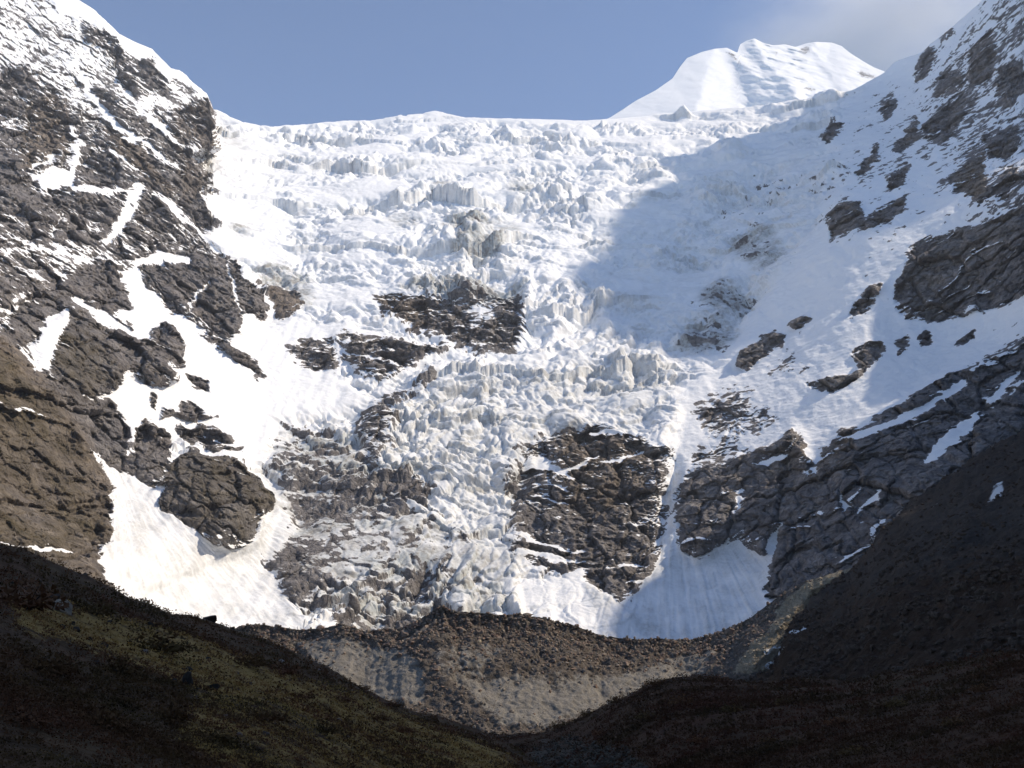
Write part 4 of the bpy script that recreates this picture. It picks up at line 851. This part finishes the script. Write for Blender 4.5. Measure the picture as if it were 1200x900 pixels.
for s in range(3):
    v, f = clump(420, 1.0, .85, .085, 300+s); shrub_me.append(make_mesh('foliage', v, f, MAT_LEAF, smooth_shade=False))
    r_ = np.random.default_rng(s); tv, tf = [], []
    for i in range(9):
        a = r_.uniform(0, 6.28); e = np.array([math.cos(a)*.6, math.sin(a)*.6, r_.uniform(.35, .7)]); k = len(tv)
        for q in range(3): tv.append(np.array([.035*math.cos(q*2.1), .035*math.sin(q*2.1), -.15]))
        tv.append(e); tf += [(k, k+1, k+3), (k+1, k+2, k+3), (k+2, k, k+3)]
    twig_me.append(make_mesh('stem', np.array(tv), np.array(tf), MAT_TWIG, smooth_shade=False))
def shrub(loc, size, label, group=None):
    e = bpy.data.objects.new('shrub', None); col.objects.link(e); e.location = tuple(loc); k = rng.integers(3)
    e.scale = (size*.5*rng.uniform(.9, 1.4), size*.5*rng.uniform(.9, 1.3), size*.5*rng.uniform(.7, 1.0)); e.rotation_euler = (0, 0, rng.uniform(0, 6.28)); e.empty_display_size = .1
    tag(e, label, 'shrub', group); add('stem', twig_me[k], e); add('foliage', shrub_me[k], e)
for u, v, s in [(28, 716, 5.5), (110, 725, 4), (205, 742, 4), (185, 765, 4.5), (290, 786, 3.5), (330, 792, 4.5), (350, 818, 3), (140, 796, 2.6), (60, 790, 2.6), (200, 845, 2.2), (120, 850, 1.8), (400, 826, 3.5), (440, 846, 4), (470, 862, 3), (310, 850, 2.4), (380, 868, 2.2), (250, 868, 1.8), (30, 850, 1.6), (520, 862, 4.5), (545, 868, 4.5), (575, 880, 4), (420, 806, 4), (460, 830, 4.5), (500, 846, 5)]:
    if u == 28: shrub(at_pixel(HILL, u, v), s, 'broad dark shrub beside the large pale boulder on the heath hill')
    else: shrub(at_pixel(HILL, u, v), s, 'dark low shrub growing on the near heath hill', 'shrubs on the heath hill')
for u, v, s in [(655, 858, 5), (690, 842, 4.5), (725, 822, 4.5), (770, 803, 4), (840, 797, 4), (800, 830, 3.5), (860, 840, 3), (920, 830, 3), (980, 850, 2.6), (760, 850, 3), (1050, 830, 2.6), (1120, 850, 2.2), (900, 875, 2), (1000, 885, 1.8), (1150, 810, 2.6), (820, 870, 2.2), (705, 862, 3)]:
    shrub(at_pixel(MOUND, u, v), s, 'dark low shrub growing on the mound above the stream', 'shrubs on the stream mound')
def scrub(name, base, sizes, mat, label, n_leaf, up=.6):
    V_all, F_all, off = [], [], 0; which = rng.integers(5, size=len(base))
    for s in range(5):
        m_ = np.where(which == s)[0]; v, f = clump(n_leaf, 1.0, .8, .22, 500+s, up); a = rng.uniform(0, 6.28, len(m_)); c_, s_ = np.cos(a), np.sin(a)
        q = v[None]*sizes[m_][:, None, None]*.5; q = np.stack([q[..., 0]*c_[:, None]-q[..., 1]*s_[:, None], q[..., 0]*s_[:, None]+q[..., 1]*c_[:, None], q[..., 2]], -1)+base[m_][:, None]
        V_all.append(q.reshape(-1, 3)); F_all.append((f[None]+(np.arange(len(m_))*len(v))[:, None, None]).reshape(-1, 3)+off); off += len(m_)*len(v)
    return add(name, make_mesh(name, np.concatenate(V_all), np.concatenate(F_all), mat, smooth_shade=False), None, label=label, cat='scrub', kind='stuff')
for nm, (Ug, Vg, Pg, Og), cnt, lab in (('heath_scrub', HILL, 11000, 'low dark heath covering the near hill'), ('mound_scrub', MOUND, 12000, 'low dark heath covering the mound above the stream')):
    ok = (Ug > -40) & (Ug < 1240) & (Vg < 930); patch = smooth(-.15, .3, fbm(tuple(Pg[..., k].astype(f32) for k in range(3)), 14, 3, 120))
    w = ok*(.30+patch)*(1-(.75 if nm == 'heath_scrub' else .95)*smooth(.3, .7, Og)); w = w/w.sum()
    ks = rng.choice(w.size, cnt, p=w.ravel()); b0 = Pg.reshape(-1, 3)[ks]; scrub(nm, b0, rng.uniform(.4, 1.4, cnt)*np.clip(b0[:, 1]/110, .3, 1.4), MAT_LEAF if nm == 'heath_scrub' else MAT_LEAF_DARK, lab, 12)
w = ((ol3 > .3) & (U3 > -40) & (V3 < 930))*1.0; w /= w.sum(); ks = rng.choice(w.size, 7000, p=w.ravel()); b0 = P3_.reshape(-1, 3)[ks]
scrub('dry_grass', b0, rng.uniform(.4, 1.0, len(ks))*np.clip(b0[:, 1]/110, .3, 1.4), MAT_GRASS, 'olive and straw coloured grass tufts on the near hill', 9, 1.2)

# ------------------------------------------------------------------ air and cloud
def box_mesh(name, lo, hi):
    x0, y0, z0 = lo; x1, y1, z1 = hi
    v = [(x0, y0, z0), (x1, y0, z0), (x1, y1, z0), (x0, y1, z0), (x0, y0, z1), (x1, y0, z1), (x1, y1, z1), (x0, y1, z1)]
    return make_mesh(name, np.array(v), np.array([(0, 3, 2, 1), (4, 5, 6, 7), (0, 1, 5, 4), (1, 2, 6, 5), (2, 3, 7, 6), (3, 0, 4, 7)]), None, smooth_shade=False)
HAZE_DENSITY = 3.0e-5
mh = bpy.data.materials.new('haze_air'); mh.use_nodes = True; nh = mh.node_tree; nh.nodes.remove(nh.nodes['Principled BSDF'])
pv = nh.nodes.new('ShaderNodeVolumePrincipled'); pv.inputs['Density'].default_value = HAZE_DENSITY; pv.inputs['Color'].default_value = (.84, .90, 1.0, 1); pv.inputs['Anisotropy'].default_value = .2
nh.links.new(pv.outputs[0], nh.nodes['Material Output'].inputs['Volume'])
hm_ = box_mesh('haze', (-4400, -2700, -60), (4400, 6600, 3300)); hm_.materials.append(mh)
add('haze', hm_, None, label='thin pale mountain air fading the far rock', cat='haze', kind='stuff')
mc = bpy.data.materials.new('cloud_vapour'); mc.use_nodes = True; ncl = mc.node_tree; ncl.nodes.remove(ncl.nodes['Principled BSDF']); g = N(ncl)
cv_ = g.new('ShaderNodeVolumePrincipled'); cv_.inputs['Color'].default_value = (.97, .975, 1, 1); cv_.inputs['Anisotropy'].default_value = .1
tc = g.new('ShaderNodeTexCoord').outputs['Object']
ln = g.new('ShaderNodeVectorMath', operation='LENGTH'); g.link(tc, ln.inputs[0])
edge = g.remap(ln.outputs['Value'], 1.0, .25, 0, 1, smoothstep=True)
nz = g.remap(g.noise(tc, 1.7, 4, .6), .34, .72)
g.link(g.math('MULTIPLY', g.math('MULTIPLY', edge, nz), 3.8e-3), cv_.inputs['Density']); g.link(cv_.outputs[0], ncl.nodes['Material Output'].inputs['Volume'])
cvv, cff = ico(2); cme = make_mesh('cloud', cvv*1.06, cff, mc); oc = add('cloud', cme, None, label='soft grey white cloud drifting behind the snow peak', cat='cloud', kind='stuff')
cp = point(1050, 18, 8200); oc.location = tuple(cp); oc.scale = (1750, 900, 900); oc.rotation_euler = (0, R(-12), 0)
print('done', time.time()-T0)
